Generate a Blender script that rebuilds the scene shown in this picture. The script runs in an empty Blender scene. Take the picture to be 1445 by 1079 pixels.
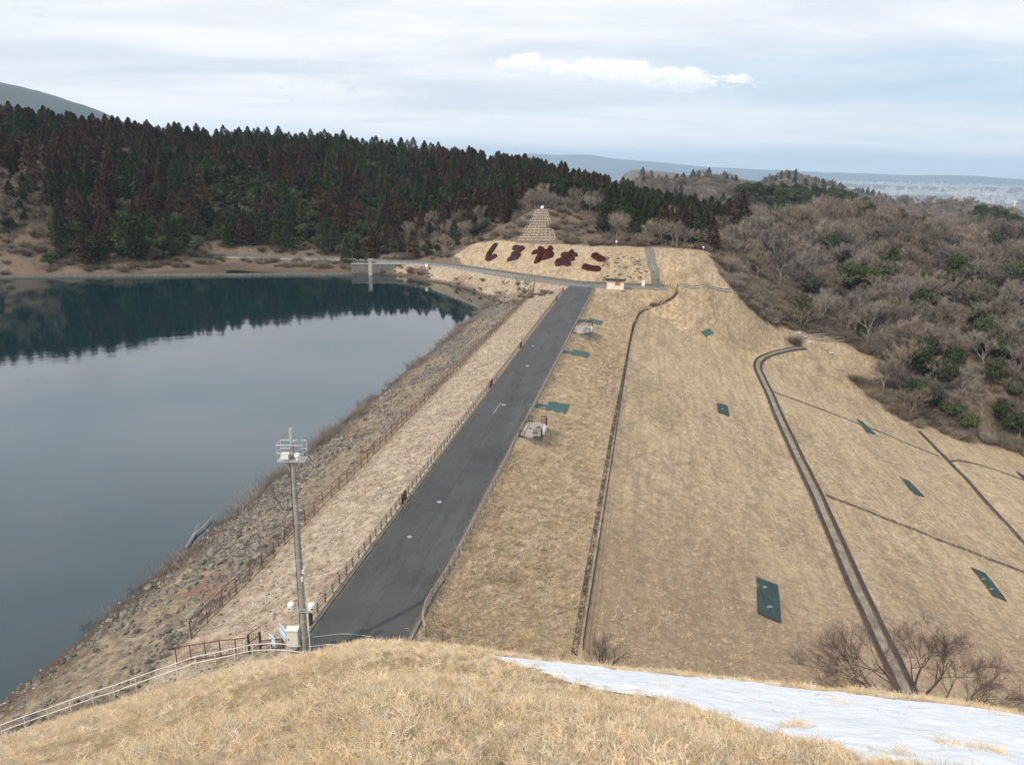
import bpy, math, random, time
import numpy as np
from mathutils import Vector, Matrix, Euler
T0 = time.time()
R = math.radians
rng = np.random.default_rng(7)
random.seed(7)
SC = bpy.context.scene
COL = SC.collection

# ------------------------------------------------------------------ camera
W0, H0, FPX, CX, CY = 1445, 1079, 1043.0, 722.5, 539.5
PITCH, ROLL = R(16.39), R(1.2)
CAMZ = 30.0
cam_d = bpy.data.cameras.new('camera')
cam_d.sensor_width = 36.0
cam_d.lens = 36.0 * FPX / W0
cam_d.clip_start = 0.1
cam_d.clip_end = 120000
cam = bpy.data.objects.new('camera', cam_d)
COL.objects.link(cam)
cam.location = (0, 0, CAMZ)
cam.matrix_world = Matrix.Translation((0, 0, CAMZ)) @ Matrix.Rotation(math.pi / 2 - PITCH, 4, 'X') @ Matrix.Rotation(ROLL, 4, 'Z')
SC.camera = cam

# ------------------------------------------------------------------ sky, sun, exposure
SUN_EL, SUN_AZ = R(41), R(-138)      # azimuth clockwise from +Y
SC.view_settings.view_transform = 'Standard'
SC.view_settings.look = 'None'
SC.view_settings.gamma = 1
SC.view_settings.exposure = 0.15
world = bpy.data.worlds.new('World')
SC.world = world
world.use_nodes = True


class NT:
    """small helper for node trees"""
    def __init__(s, tree):
        s.t = tree
        for n in list(tree.nodes):
            tree.nodes.remove(n)

    def n(s, typ, **kw):
        nd = s.t.nodes.new(typ)
        for k, v in kw.items():
            setattr(nd, k, v)
        return nd

    def put(s, sock, val):
        if val is None:
            return
        if isinstance(val, bpy.types.NodeSocket):
            s.t.links.new(val, sock)
        elif isinstance(val, (tuple, list)) and len(val) == 3 and sock.type == 'RGBA':
            sock.default_value = (*val, 1)
        else:
            sock.default_value = val

    def math(s, op, a, b=None, c=None, clamp=False):
        nd = s.n('ShaderNodeMath', operation=op, use_clamp=clamp)
        for i, x in enumerate((a, b, c)):
            if x is not None:
                s.put(nd.inputs[i], x)
        return nd.outputs[0]

    def vmath(s, op, a, b=None):
        nd = s.n('ShaderNodeVectorMath', operation=op)
        s.put(nd.inputs[0], a)
        if b is not None:
            s.put(nd.inputs[1], b)
        return nd.outputs[0]

    def mix(s, f, a, b, mode='MIX'):
        nd = s.n('ShaderNodeMix', data_type='RGBA', blend_type=mode)
        nd.clamp_factor = True
        s.put(nd.inputs[0], f)
        s.put(nd.inputs[6], a)
        s.put(nd.inputs[7], b)
        return nd.outputs[2]

    def noise(s, vec, scale, detail=4, rough=0.55, dist=0.0, out=0):
        nd = s.n('ShaderNodeTexNoise')
        s.put(nd.inputs['Vector'], vec)
        nd.inputs['Scale'].default_value = scale
        nd.inputs['Detail'].default_value = detail
        nd.inputs['Roughness'].default_value = rough
        nd.inputs['Distortion'].default_value = dist
        return nd.outputs[out]

    def ramp(s, fac, a, b, lo=0.0, hi=1.0, smooth=True):
        nd = s.n('ShaderNodeMapRange')
        if smooth:
            nd.interpolation_type = 'SMOOTHSTEP'
        s.put(nd.inputs[0], fac)
        nd.inputs[1].default_value = a
        nd.inputs[2].default_value = b
        nd.inputs[3].default_value = lo
        nd.inputs[4].default_value = hi
        return nd.outputs[0]

    def sep(s, v):
        nd = s.n('ShaderNodeSeparateXYZ')
        s.put(nd.inputs[0], v)
        return nd.outputs

    def comb(s, x, y, z):
        nd = s.n('ShaderNodeCombineXYZ')
        for i, q in enumerate((x, y, z)):
            s.put(nd.inputs[i], q)
        return nd.outputs[0]

    def scale(s, v, sc):
        nd = s.n('ShaderNodeMapping')
        s.put(nd.inputs[0], v)
        nd.inputs['Scale'].default_value = sc
        return nd.outputs[0]

    def attr(s, name):
        nd = s.n('ShaderNodeAttribute', attribute_name=name)
        return nd.outputs['Fac']


def build_world():
    g = NT(world.node_tree)
    out = g.n('ShaderNodeOutputWorld')
    bg = g.n('ShaderNodeBackground')
    bg.inputs['Strength'].default_value = 0.1
    sky = g.n('ShaderNodeTexSky', sky_type='NISHITA')
    sky.sun_disc = False
    sky.sun_elevation = SUN_EL
    sky.sun_rotation = SUN_AZ
    sky.air_density = 1.0
    sky.dust_density = 1.5
    d = g.n('ShaderNodeTexCoord').outputs['Generated']
    x, y, z = g.sep(d)
    az = g.math('ARCTAN2', x, y)
    el = g.math('ARCSINE', z)
    # thin high overcast, streaked along the horizon
    zc = g.math('ADD', g.math('MAXIMUM', z, 0.0), 0.10)
    pl = g.comb(g.math('DIVIDE', x, zc), g.math('DIVIDE', y, zc), 0.0)
    st = g.noise(g.scale(pl, (0.55, 1.1, 1)), 0.9, 6, 0.55, 0.4)
    st2 = g.noise(g.scale(g.comb(az, el, 0.0), (1.5, 9, 1)), 1.6, 5, 0.55, 0.3)
    # a blue band low on the right
    bx = g.math('POWER', g.math('DIVIDE', g.math('SUBTRACT', az, R(34)), R(29)), 2.0)
    wob = g.math('MULTIPLY', g.math('SUBTRACT', st2, 0.5), R(2.6))
    by = g.math('POWER', g.math('DIVIDE', g.math('SUBTRACT', g.math('ADD', el, wob), R(5.3)), R(2.6)), 2.0)
    band = g.math('EXPONENT', g.math('MULTIPLY', g.math('ADD', bx, by), -1.0))
    cov = g.ramp(g.math('ADD', g.math('MULTIPLY', st, 0.5), g.math('MULTIPLY', st2, 0.5)), 0.28, 0.58, 0.62, 1.0)
    cov = g.math('SUBTRACT', cov, g.math('MULTIPLY', band, 0.62), clamp=True)
    low = g.ramp(el, R(-1.0), R(6.0), 1.0, 0.0)
    cov = g.math('MAXIMUM', cov, g.math('MULTIPLY', low, 0.9))
    deck = g.mix(g.ramp(st, 0.35, 0.65), (8.5, 8.65, 9.0), (10.1, 10.1, 10.2))
    deck = g.mix(low, deck, (13.6, 13.2, 12.4))
    zen = ( g.math('MULTIPLY', g.ramp(el, R(9.5), R(19), 1.0, 1.55), g.ramp(el, R(26), R(46), 1.0, 0.74)))
    cov = g.math('SUBTRACT', cov, g.math('MULTIPLY', g.ramp(el, R(11), R(17)), 0.30), clamp=True)
    blue = g.mix(0.7, sky.outputs[0], (5.4, 7.3, 8.9))
    col = g.vmath('SCALE', g.mix(cov, blue, deck))
    g.put(col.node.inputs['Scale'], zen)
    # faint darker undersides of the broken cloud on the left
    # long low cumulus and small scraps
    cu_n = g.noise(g.scale(g.comb(az, el, 0.0), (26, 60, 1)), 1.0, 7, 0.6, 0.15)
    cu_f = g.noise(g.scale(g.comb(az, el, 0.0), (55, 90, 1)), 1.0, 6, 0.6, 0.2)

    def lens(a0, e0, wa, we, tilt):
        da = g.math('SUBTRACT', az, R(a0))
        de = g.math('SUBTRACT', g.math('SUBTRACT', el, R(e0)), g.math('MULTIPLY', da, tilt))
        de_up = g.math('MAXIMUM', de, 0.0)
        de_dn = g.math('MINIMUM', de, 0.0)
        q = g.math('POWER', g.math('DIVIDE', da, R(wa)), 2.0)
        q = g.math('ADD', q, g.math('POWER', g.math('DIVIDE', de_up, R(we)), 2.0))
        q = g.math('ADD', q, g.math('POWER', g.math('DIVIDE', de_dn, R(we * 0.62)), 2.0))
        return g.math('SUBTRACT', 1.0, q), de
    f1, de1 = lens(7.0, 6.15, 10.6, 1.25, -0.075)
    m1 = g.ramp(g.math('ADD', f1, g.math('MULTIPLY', g.math('SUBTRACT', cu_n, 0.5), 2.6)), 0.12, 0.50)
    m1 = g.math('MULTIPLY', m1, g.ramp(f1, -0.6, 0.1))
    lit1 = g.ramp(g.math('ADD', de1, g.math('MULTIPLY', g.math('SUBTRACT', cu_f, 0.5), R(2.2))), R(-0.7), R(0.55))
    ccol = g.mix(lit1, (8.2, 8.8, 9.6), (11.3, 11.2, 11.1))
    col = g.mix(g.math('MULTIPLY', m1, 0.85), col, ccol)
    f2, de2 = lens(-10.0, 5.2, 11, 3.2, 0.05)
    m2 = g.math('ADD', g.math('MULTIPLY', f2, 0.35), g.math('MULTIPLY', g.math('SUBTRACT', cu_f, 0.56), 3.0))
    m2 = g.math('MULTIPLY', g.ramp(m2, 0.15, 0.6), 0.6)
    col = g.mix(m2, col, g.mix(g.ramp(cu_n, 0.4, 0.6), (7.4, 7.8, 8.4), (9.8, 9.7, 9.8)))
    f3, de3 = lens(-36.0, 11.0, 14, 7, 0.0)
    m3 = g.math('ADD', g.math('MULTIPLY', f3, 0.5), g.math('MULTIPLY', g.math('SUBTRACT', g.noise(g.scale(g.comb(az, el, 0.0), (12, 30, 1)), 1.0, 7, 0.6, 0.3), 0.52), 3.0))
    m3 = g.math('MULTIPLY', g.ramp(m3, 0.2, 0.9), 0.55)
    col = g.mix(m3, col, g.mix(g.ramp(cu_n, 0.38, 0.62), (6.4, 6.8, 7.4), (9.8, 9.8, 9.8)))
    g.put(bg.inputs['Color'], col)
    g.t.links.new(bg.outputs[0], out.inputs['Surface'])


build_world()
sun_d = bpy.data.lights.new('sun', 'SUN')
sun_d.energy = 2.8
sun_d.angle = R(0.6)
sun_d.color = (1.0, 0.93, 0.83)
sun = bpy.data.objects.new('sun', sun_d)
COL.objects.link(sun)
sv = Vector((math.sin(SUN_AZ) * math.cos(SUN_EL), math.cos(SUN_AZ) * math.cos(SUN_EL), math.sin(SUN_EL)))
sun.rotation_euler = sv.to_track_quat('Z', 'Y').to_euler()
sun.location = (-40, -20, 90)

# ------------------------------------------------------------------ view geometry (for surveying points off the photograph)
cr, sr, cp, sp = math.cos(ROLL), math.sin(ROLL), math.cos(PITCH), math.sin(PITCH)


def ray(x, y):
    a = (x - CX) / FPX
    b = (CY - y) / FPX
    a2 = a * cr - b * sr
    b2 = a * sr + b * cr
    return a2, cp + b2 * sp, -sp + b2 * cp


def azm(x, y):
    d = ray(x, y)
    return math.atan2(d[0], d[1]), -d[2] / math.hypot(d[0], d[1])


def at_r(x, y, r):
    a, m = azm(x, y)
    return (r * math.sin(a), r * math.cos(a), CAMZ - m * r)


def at_z(x, y, z):
    a, m = azm(x, y)
    r = (CAMZ - z) / m
    return (r * math.sin(a), r * math.cos(a), z)


def proj(x, y, z):
    x = np.asarray(x, float); y = np.asarray(y, float); z = np.asarray(z, float) - CAMZ
    c = y * cp - z * sp
    b2 = (y * sp + z * cp) / c
    a2 = x / c
    a = a2 * cr + b2 * sr
    b = -a2 * sr + b2 * cr
    return CX + a * FPX, CY - b * FPX


DAZ = R(10.33)
DX, DY = math.sin(DAZ), math.cos(DAZ)       # along the crest
PX, PY = math.cos(DAZ), -math.sin(DAZ)      # across the crest, downstream positive


def UV(x, y):
    return x * DX + y * DY, x * PX + y * PY


def XY(u, v):
    return u * DX + v * PX, u * DY + v * PY


def sm(t):
    t = np.clip(t, 0, 1)
    return t * t * (3 - 2 * t)


def vnoise(x, y, seed=0, octaves=4):
    """value noise in numpy, about -1..1"""
    x = np.asarray(x, float); y = np.asarray(y, float)
    tot = 0; amp = 1; s = 0
    for o in range(octaves):
        xi = np.floor(x).astype(np.int64); yi = np.floor(y).astype(np.int64)
        fx = x - xi; fy = y - yi
        fx = fx * fx * (3 - 2 * fx); fy = fy * fy * (3 - 2 * fy)

        def h(a, b):
            q = (a * 374761393 + b * 668265263 + (seed + o * 17) * 2147483647) & 0xffffffff
            q = ((q ^ (q >> 13)) * 1274126177) & 0xffffffff
            return ((q ^ (q >> 16)) & 0xffff) / 32767.5 - 1
        v = (h(xi, yi) * (1 - fx) + h(xi + 1, yi) * fx) * (1 - fy) + (h(xi, yi + 1) * (1 - fx) + h(xi + 1, yi + 1) * fx) * fy
        tot = tot + v * amp; s += amp
        amp *= 0.5; x = x * 2.03 + 11.3; y = y * 2.03 + 5.7
    return tot / s


# ------------------------------------------------------------------ terrain
WATER_Z = -6.5


def dam_z(u, v, drop=True):
    q = np.clip((u - 176) / 20.0, 0, 1.6)
    p = 9.0 * sm(q)                              # crest widens round the hut
    e = np.clip((u - 180) / 27.0, 0, 1.3)
    s = 15 * e * e                                # berms swing round at the far abutment
    one = np.ones_like(u)
    kv = [-200 * one, -62 * one, -42.3 * one, -30.3 * one, -20.9 * one, -20.3 * one, -13.9 * one + p * 1.0, -4.3 * one + 0.45 * s + p * .3, -3.0 * one + 0.45 * s + p * .3,
          24.6 * one + s, 27.6 * one + s, 66 * one + s, 69 * one + s, 200 * one + s]
    kz = [-20, -12.3, WATER_Z, -2.95, -0.06, 0, 0, -4.7, -4.9, -15.9, -16.1, -30, -30.1, -70]
    z = np.full_like(u, kz[0], dtype=float)
    for i in range(len(kv) - 1):
        t = (v - kv[i]) / (kv[i + 1] - kv[i])
        seg = kz[i] + (kz[i + 1] - kz[i]) * t
        z = np.where((v >= kv[i]) & (v < kv[i + 1]), seg, z)
    z = np.where(v >= kv[-1], kz[-1], z)
    if drop:
        z = z - np.clip(u - np.where(v < 12, 206, 225), 0, None) * 0.5
    return z


# silhouette of the near hill: azimuth (deg), tangent slope, tangent radius
HILL = [(-180, .30, 40), (-95, .55, 42), (-70, .69, 47), (-39.8, .715, 48), (-30.4, .726, 46), (-22.3, .718, 42), (-17.7, .724, 40), (-13.5, .706, 30), (-7.3, .726, 29),
        (1, .752, 28), (11.8, .758, 28), (23.6, .730, 29), (33.7, .680, 30), (39.9, .643, 31), (60, .55, 34), (95, .45, 40), (180, .30, 40)]
_ha = np.radians([h[0] for h in HILL])
HA = np.linspace(-math.pi, math.pi, 721)
_k = np.exp(-0.5 * (np.arange(-12, 13) / 3.5) ** 2); _k /= _k.sum()
HM = np.convolve(np.pad(np.interp(HA, _ha, [h[1] for h in HILL]), 12, mode='edge'), _k, 'valid')
HR = np.convolve(np.pad(np.interp(HA, _ha, [float(h[2]) for h in HILL]), 12, mode='edge'), _k, 'valid')


def hill_z(x, y):
    r = np.hypot(x, y)
    a = np.arctan2(x, y)
    m = np.interp(a, HA, HM); rt = np.interp(a, HA, HR)
    b = 1.6 / rt ** 2
    z = CAMZ - 1.6 - (m - 3.2 / rt) * r - b * r * r
    n = vnoise(x * .35, y * .35, 3, 4) * .16 + vnoise(x * 1.6, y * 1.6, 5, 3) * .05
    return z + n * np.clip(r / 10, 0, 1)


NC = []


def addn(x, y, z):
    NC.append((x, y, z))


# lake shore, surveyed on the water plane
for px, py in [(640, 465), (690, 430), (694, 422), (670, 409), (640, 402), (600, 396), (575, 391), (553, 387), (520, 386.5), (480, 386), (400, 387), (300, 388), (200, 389), (100, 390.5), (0, 392), (-120, 394), (-300, 400)]:
    p = at_z(px, py, WATER_Z)
    addn(*p)
# lake bed
for az, r in [(-60, 150), (-50, 120), (-40, 100), (-40, 170), (-30, 80), (-30, 140), (-30, 195), (-20, 100), (-20, 160), (-20, 210), (-12, 120), (-12, 180), (-8, 200), (-75, 100), (-9, 225)]:
    addn(r * math.sin(R(az)), r * math.cos(R(az)), -16)
# below the dam so the fill shows
for u in (40, 80, 120, 160):
    for v in (-30, -10, 20, 50):
        addn(*XY(u, v), float(dam_z(np.array([float(u)]), np.array([float(v)]))[0]) - 12)
for v in (-14, 5, 25):
    addn(*XY(186, v), float(dam_z(np.array([186.]), np.array([float(v)]))[0]) - 7)
addn(*XY(182, -32), -9)
# bank under the cross road, the hedge bank and its top
CROSS = [at_z(940, 407, -0.3), at_z(880, 404.5, 0), at_z(818, 402.5, 0), at_z(780, 397.5, 0), at_z(735, 391, -.4), at_z(690, 384.5, -1.2), at_z(645, 377.5, -2.2), at_z(600, 373, -3.1), at_z(560, 371, -3.7), at_z(520, 368.5, -4.2), at_z(480, 366.5, -4.6), at_z(400, 364, -5), at_z(300, 362, -5)]
for c in CROSS[2:]:
    addn(*c)
for px, py, z in [(650, 374, -1.7), (700, 381.5, -.9), (745, 387.5, -.1), (800, 395, 0.4), (860, 399, .5), (925, 402, .5)]:
    addn(*at_z(px, py, z))
TOPS = [(672, 344, 255), (690, 342, 251), (730, 344, 240), (765, 345.5, 234), (810, 346.5, 228), (850, 347.5, 224), (915, 350, 220), (960, 352, 220), (1000, 356, 222)]
for px, py, r in TOPS:
    addn(*at_r(px, py, r))
for px, py, r in [(1017, 390, 205), (1034, 409, 203), (1062, 436, 207), (985, 385, 200), (960, 402, 192), (1000, 412, 194)]:
    addn(*at_r(px, py, r))
for px, py, r in [(700, 338, 260), (850, 343, 238), (930, 345, 236), (1000, 350, 240), (640, 350, 262), (610, 358, 268), (560, 364, 276), (500, 362, 285)]:
    addn(*at_r(px, py, r))
# cut cone with the concrete grid
for px, py, r in [(765, 291, 266), (752, 299, 262), (785, 299, 263), (735, 318, 254), (812, 318, 255), (708, 332, 254), (850, 334, 244), (765, 318, 250), (765, 335, 240)]:
    addn(*at_r(px, py, r))
# right edge of the dam face where the natural hill takes over (ray meets dam plane)


def hit(fn, px, py, r0=20, r1=600, n=3000):
    a, m = azm(px, py)
    r = np.geomspace(r0, r1, n)
    x = r * math.sin(a); y = r * math.cos(a)
    z = fn(x, y)
    k = np.argmax(z > CAMZ - m * r)
    if k == 0:
        return None
    f0 = (CAMZ - m * r[k - 1]) - z[k - 1]; f1 = (CAMZ - m * r[k]) - z[k]
    t = f0 / (f0 - f1)
    rr = r[k - 1] + t * (r[k] - r[k - 1])
    return rr * math.sin(a), rr * math.cos(a), CAMZ - m * rr


def damfn(x, y):
    u, v = UV(x, y)
    return dam_z(u, v, False)


EDGE = []
for px, py in [(1098, 465), (1135, 495), (1180, 530), (1235, 568), (1290, 603), (1350, 620), (1400, 630), (1445, 645), (1520, 672), (1620, 705)]:
    h = hit(damfn, px, py)
    EDGE.append(h)
    addn(*h)
    u, v = UV(h[0], h[1])
    L = math.hypot(h[0], h[1])
    sx, sy = h[0] / L, h[1] / L
    addn(h[0] - sx * 14, h[1] - sy * 14, float(damfn(np.array([h[0] - sx * 14]), np.array([h[1] - sy * 14]))[0]) - 5)
    addn(h[0] + sx * 16, h[1] + sy * 16, h[2] + (2.6 if px < 1300 else 3.5))
# skylines: pixel of the tree tops, distance, tree height
SKY_A = [(-400, 120, 430), (-200, 125, 430), (0, 142, 430), (60, 152, 440), (150, 165, 450), (250, 176, 460), (350, 180, 470), (430, 181, 475), (480, 184, 480), (560, 197, 500), (640, 211, 530), (700, 217, 540), (760, 229, 510),
         (820, 237, 470), (870, 248, 430), (920, 266, 390), (975, 284, 360), (1030, 300, 345), (1090, 296, 330), (1160, 289, 330), (1250, 297, 330), (1330, 307, 330), (1400, 322, 320), (1445, 334, 310), (1600, 380, 300)]
for px, py, r in SKY_A:
    x, y, z = at_r(px, py, r)
    h = 13 if px < 1000 else 9.5
    addn(x, y, z - h)
    addn(x * (1 + 130 / r), y * (1 + 130 / r), z - h - 22)
    addn(x * (1 + 330 / r), y * (1 + 330 / r), z - h - 60)
# hillsides between
for px, r, z in [(1100, 260, -6), (1200, 260, -8), (1300, 255, -14), (1400, 245, -18), (1445, 230, -20), (1050, 260, -1), (1340, 215, -22)]:
    a, _ = azm(px, 450)
    addn(r * math.sin(a), r * math.cos(a), z)
for px, r, z in [(0, 300, 12), (100, 310, 14), (250, 330, 14), (400, 340, 12), (520, 350, 10), (620, 360, 14), (700, 330, 14), (800, 320, 12), (900, 300, 9), (980, 290, 6)]:
    a, _ = azm(px, 300)
    addn(r * math.sin(a), r * math.cos(a), z)
NCa = np.array(NC)
P_ = NCa[:, :2] / 100.0
n_ = len(P_)
D_ = np.sqrt(((P_[:, None] - P_[None]) ** 2).sum(-1))
A_ = np.zeros((n_ + 3, n_ + 3))
A_[:n_, :n_] = -(D_) + np.eye(n_) * 0.003
A_[:n_, n_] = 1; A_[:n_, n_ + 1:] = P_
A_[n_, :n_] = 1; A_[n_ + 1:, :n_] = P_.T
W_ = np.linalg.lstsq(A_, np.concatenate([NCa[:, 2], np.zeros(3)]), rcond=None)[0]
PLAIN = -125.0


def nat_z(x, y):
    x = np.asarray(x, float); y = np.asarray(y, float)
    sh = x.shape
    X = x.ravel() / 100; Y = y.ravel() / 100
    out = np.zeros(X.size)
    for k in range(0, X.size, 100000):
        a = X[k:k + 100000, None]; b = Y[k:k + 100000, None]
        d = np.sqrt((a - P_[None, :, 0]) ** 2 + (b - P_[None, :, 1]) ** 2)
        out[k:k + 100000] = -(d @ W_[:n_]) + W_[n_] + a[:, 0] * W_[n_ + 1] + b[:, 0] * W_[n_ + 2]
    out = out.reshape(sh)
    r = np.hypot(x, y)
    w = sm((r - 620) / 500)
    out = out * (1 - w) + PLAIN * w
    a = np.arctan2(x, y)
    nz = vnoise(x * .05, y * .05, 21, 4) * 1.2 * sm((r - 205) / 60)
    return out + nz * (1 - w)


def seg_dist(x, y, pts):
    """distance to polyline and z on it"""
    best = np.full(x.shape, 1e9); zz = np.zeros(x.shape)
    for (x0, y0, z0), (x1, y1, z1) in zip(pts[:-1], pts[1:]):
        dx, dy = x1 - x0, y1 - y0
        t = np.clip(((x - x0) * dx + (y - y0) * dy) / (dx * dx + dy * dy + 1e-9), 0, 1)
        d = np.hypot(x - x0 - t * dx, y - y0 - t * dy)
        m = d < best
        best = np.where(m, d, best); zz = np.where(m, z0 + t * (z1 - z0), zz)
    return best, zz


def H(x, y):
    x = np.asarray(x, float); y = np.asarray(y, float)
    u, v = UV(x, y)
    d = dam_z(u, v)
    far = (np.hypot(x, y) > 150) | (v > 30)
    d = d + np.where(v > -13, vnoise(x * .12, y * .12, 9, 3) * .25 * (v > -3), 0) + np.where((v < -22), vnoise(x * .5, y * .5, 12, 4) * .22, 0)
    z = np.maximum(d, hill_z(x, y))
    z = np.maximum(z, nat_z(x, y))
    far_m = (x > CROSS[-1][0] - 15) & (x < CROSS[0][0] + 15) & (y > 150) & (y < 300)
    if far_m.any():
        dd, zz = seg_dist(x, y, CROSS)
        w = 1 - sm((dd - 3.4) / 2.2)
        z = np.where(far_m, z * (1 - w) + (zz - .12) * w, z)
    # keep the road bed clear
    w = (1 - sm((np.abs(v + 17.1) - 3.3) / .5)) * (u > 36) * (u < 200)
    z = z * (1 - w) + np.minimum(z, -0.12) * w
    return z


def G(px, py, dz=0.0):
    h = hit(H, px, py, 3, 1500, 1800)
    return Vector((h[0], h[1], h[2] + dz))


def Hs(x, y):
    return float(H(np.array([x]), np.array([y]))[0])


def pip(x, y, poly):
    """points in polygon"""
    x = np.asarray(x, float); y = np.asarray(y, float)
    c = np.zeros(x.shape, bool)
    n = len(poly)
    j = n - 1
    for i in range(n):
        xi, yi = poly[i][:2]; xj, yj = poly[j][:2]
        if yi != yj:
            c ^= ((yi > y) != (yj > y)) & (x < (xj - xi) * (y - yi) / (yj - yi) + xi)
        j = i
    return c


GRASS_POLY = [at_z(640, 372, -2.5), at_r(668, 343, 257), at_r(690, 341, 253)] + [at_r(px, py - 1.2, r + 1.5) for px, py, r in TOPS[2:]] + [at_r(1017, 390, 205), at_r(1034, 409, 203), at_r(1062, 436, 207)] + [EDGE[0], EDGE[1], XY(165, 20) + (0,), XY(170, 0) + (0,), XY(180, -19.5) + (0,), at_z(800, 402, 0.3), at_z(735, 389.5, -.1)]
BANK_POLY = [at_z(550, 389, -6.5), at_z(556, 371, -3.9), at_z(645, 377.5, -2.2), at_z(735, 391, -.4), at_z(800, 403, 0), XY(150, -20) + (0,), XY(170, -48) + (0,), at_z(640, 470, -6.5), at_z(600, 400, -9)]


def zones(x, y, z):
    u, v = UV(x, y)
    d = dam_z(u, v); h = hill_z(x, y); n = nat_z(x, y)
    grass_p = pip(x, y, GRASS_POLY)
    bank_p = pip(x, y, BANK_POLY)
    nat = sm((n - np.maximum(d, h)) / 0.5 + 0.3) * (~grass_p)
    bank = np.where(bank_p, 1.0, 0.0)
    ups = (v < -20.5) & (v > -47) & (h < d + .05) & (u < 205) & (n < d + 1.0) & (~grass_p)
    bank = np.maximum(bank, np.where(ups & (v > -30.3), 1.0, 0.0))
    rock = np.where(ups, sm((-30.0 - v) / 1.0), 0.0)
    litter = nat * (1 - bank) * (1 - rock)
    wet = np.where((z < WATER_Z + 1.1) & (v < -20), sm((WATER_Z + 1.1 - z) / .9), 0.0)
    near = (h >= d) * 1.0
    return dict(litter=litter, bank=bank, rock=rock, wet=wet, near=near)


# ------------------------------------------------------------------ object helpers
def tag(o, label=None, cat=None, group=None, kind=None):
    if label: o['label'] = label
    if cat: o['category'] = cat
    if group: o['group'] = group
    if kind: o['kind'] = kind
    return o


def empty(name, loc, label, cat, group=None, rz=0.0):
    o = bpy.data.objects.new(name, None)
    COL.objects.link(o)
    o.location = loc
    o.rotation_euler = (0, 0, rz)
    o.empty_display_size = 0.3
    return tag(o, label, cat, group)


class MB:
    def __init__(s):
        s.v = []; s.f = []; s.m = []

    def add(s, vs, fs, mi=0):
        b = len(s.v)
        s.v.extend(tuple(map(float, p)) for p in vs)
        s.f.extend(tuple(i + b for i in f) for f in fs)
        s.m.extend([mi] * len(fs))
        return s

    def box(s, c, size, rz=0.0, mi=0, rot=None):
        hx, hy, hz = size[0] / 2, size[1] / 2, size[2] / 2
        M = rot if rot is not None else Matrix.Rotation(rz, 3, 'Z')
        vs = [Vector(c) + M @ Vector((a * hx, b * hy, d * hz)) for a in (-1, 1) for b in (-1, 1) for d in (-1, 1)]
        return s.add(vs, [(0, 1, 3, 2), (4, 6, 7, 5), (0, 4, 5, 1), (2, 3, 7, 6), (0, 2, 6, 4), (1, 5, 7, 3)], mi)

    def tube(s, pts, rad, n=8, mi=0, cap=True):
        pts = [Vector(p) for p in pts]
        if not hasattr(rad, '__len__'):
            rad = [rad] * len(pts)
        rings = []
        for i, p in enumerate(pts):
            a = pts[max(i - 1, 0)]; b = pts[min(i + 1, len(pts) - 1)]
            t = (b - a).normalized()
            up = Vector((0, 0, 1)) if abs(t.z) < .95 else Vector((1, 0, 0))
            e1 = t.cross(up).normalized(); e2 = t.cross(e1)
            rings.append([p + (e1 * math.cos(2 * math.pi * k / n) + e2 * math.sin(2 * math.pi * k / n)) * rad[i] for k in range(n)])
        vs = [q for r in rings for q in r]
        fs = []
        for i in range(len(pts) - 1):
            for k in range(n):
                k2 = (k + 1) % n
                fs.append((i * n + k, i * n + k2, (i + 1) * n + k2, (i + 1) * n + k))
        if cap:
            fs.append(tuple(range(n))[::-1]); fs.append(tuple((len(pts) - 1) * n + k for k in range(n)))
        return s.add(vs, fs, mi)

    def dome(s, c, r, zs=1.0, n=14, m=7, full=False, mi=0):
        vs = []; fs = []
        lo = -math.pi / 2 if full else 0
        for i in range(m + 1):
            th = lo + (math.pi / 2 - lo) * i / m
            for k in range(n):
                a = 2 * math.pi * k / n
                vs.append((c[0] + r * math.cos(th) * math.cos(a), c[1] + r * math.cos(th) * math.sin(a), c[2] + r * zs * math.sin(th)))
        for i in range(m):
            for k in range(n):
                k2 = (k + 1) % n
                fs.append((i * n + k, i * n + k2, (i + 1) * n + k2, (i + 1) * n + k))
        return s.add(vs, fs, mi)

    def build(s, name, mats, parent=None, smooth=False, origin=None):
        if not isinstance(mats, (list, tuple)):
            mats = [mats]
        o0 = Vector(origin) if origin is not None else Vector((0, 0, 0))
        me = bpy.data.meshes.new(name)
        me.from_pydata([tuple(Vector(p) - o0) for p in s.v], [], s.f)
        for m in mats:
            me.materials.append(m)
        if len(mats) > 1:
            me.polygons.foreach_set('material_index', s.m)
        if smooth:
            me.polygons.foreach_set('use_smooth', [True] * len(me.polygons))
        o = bpy.data.objects.new(name, me)
        COL.objects.link(o)
        if parent is not None:
            o.parent = parent
        else:
            o.location = o0
        return o


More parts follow.
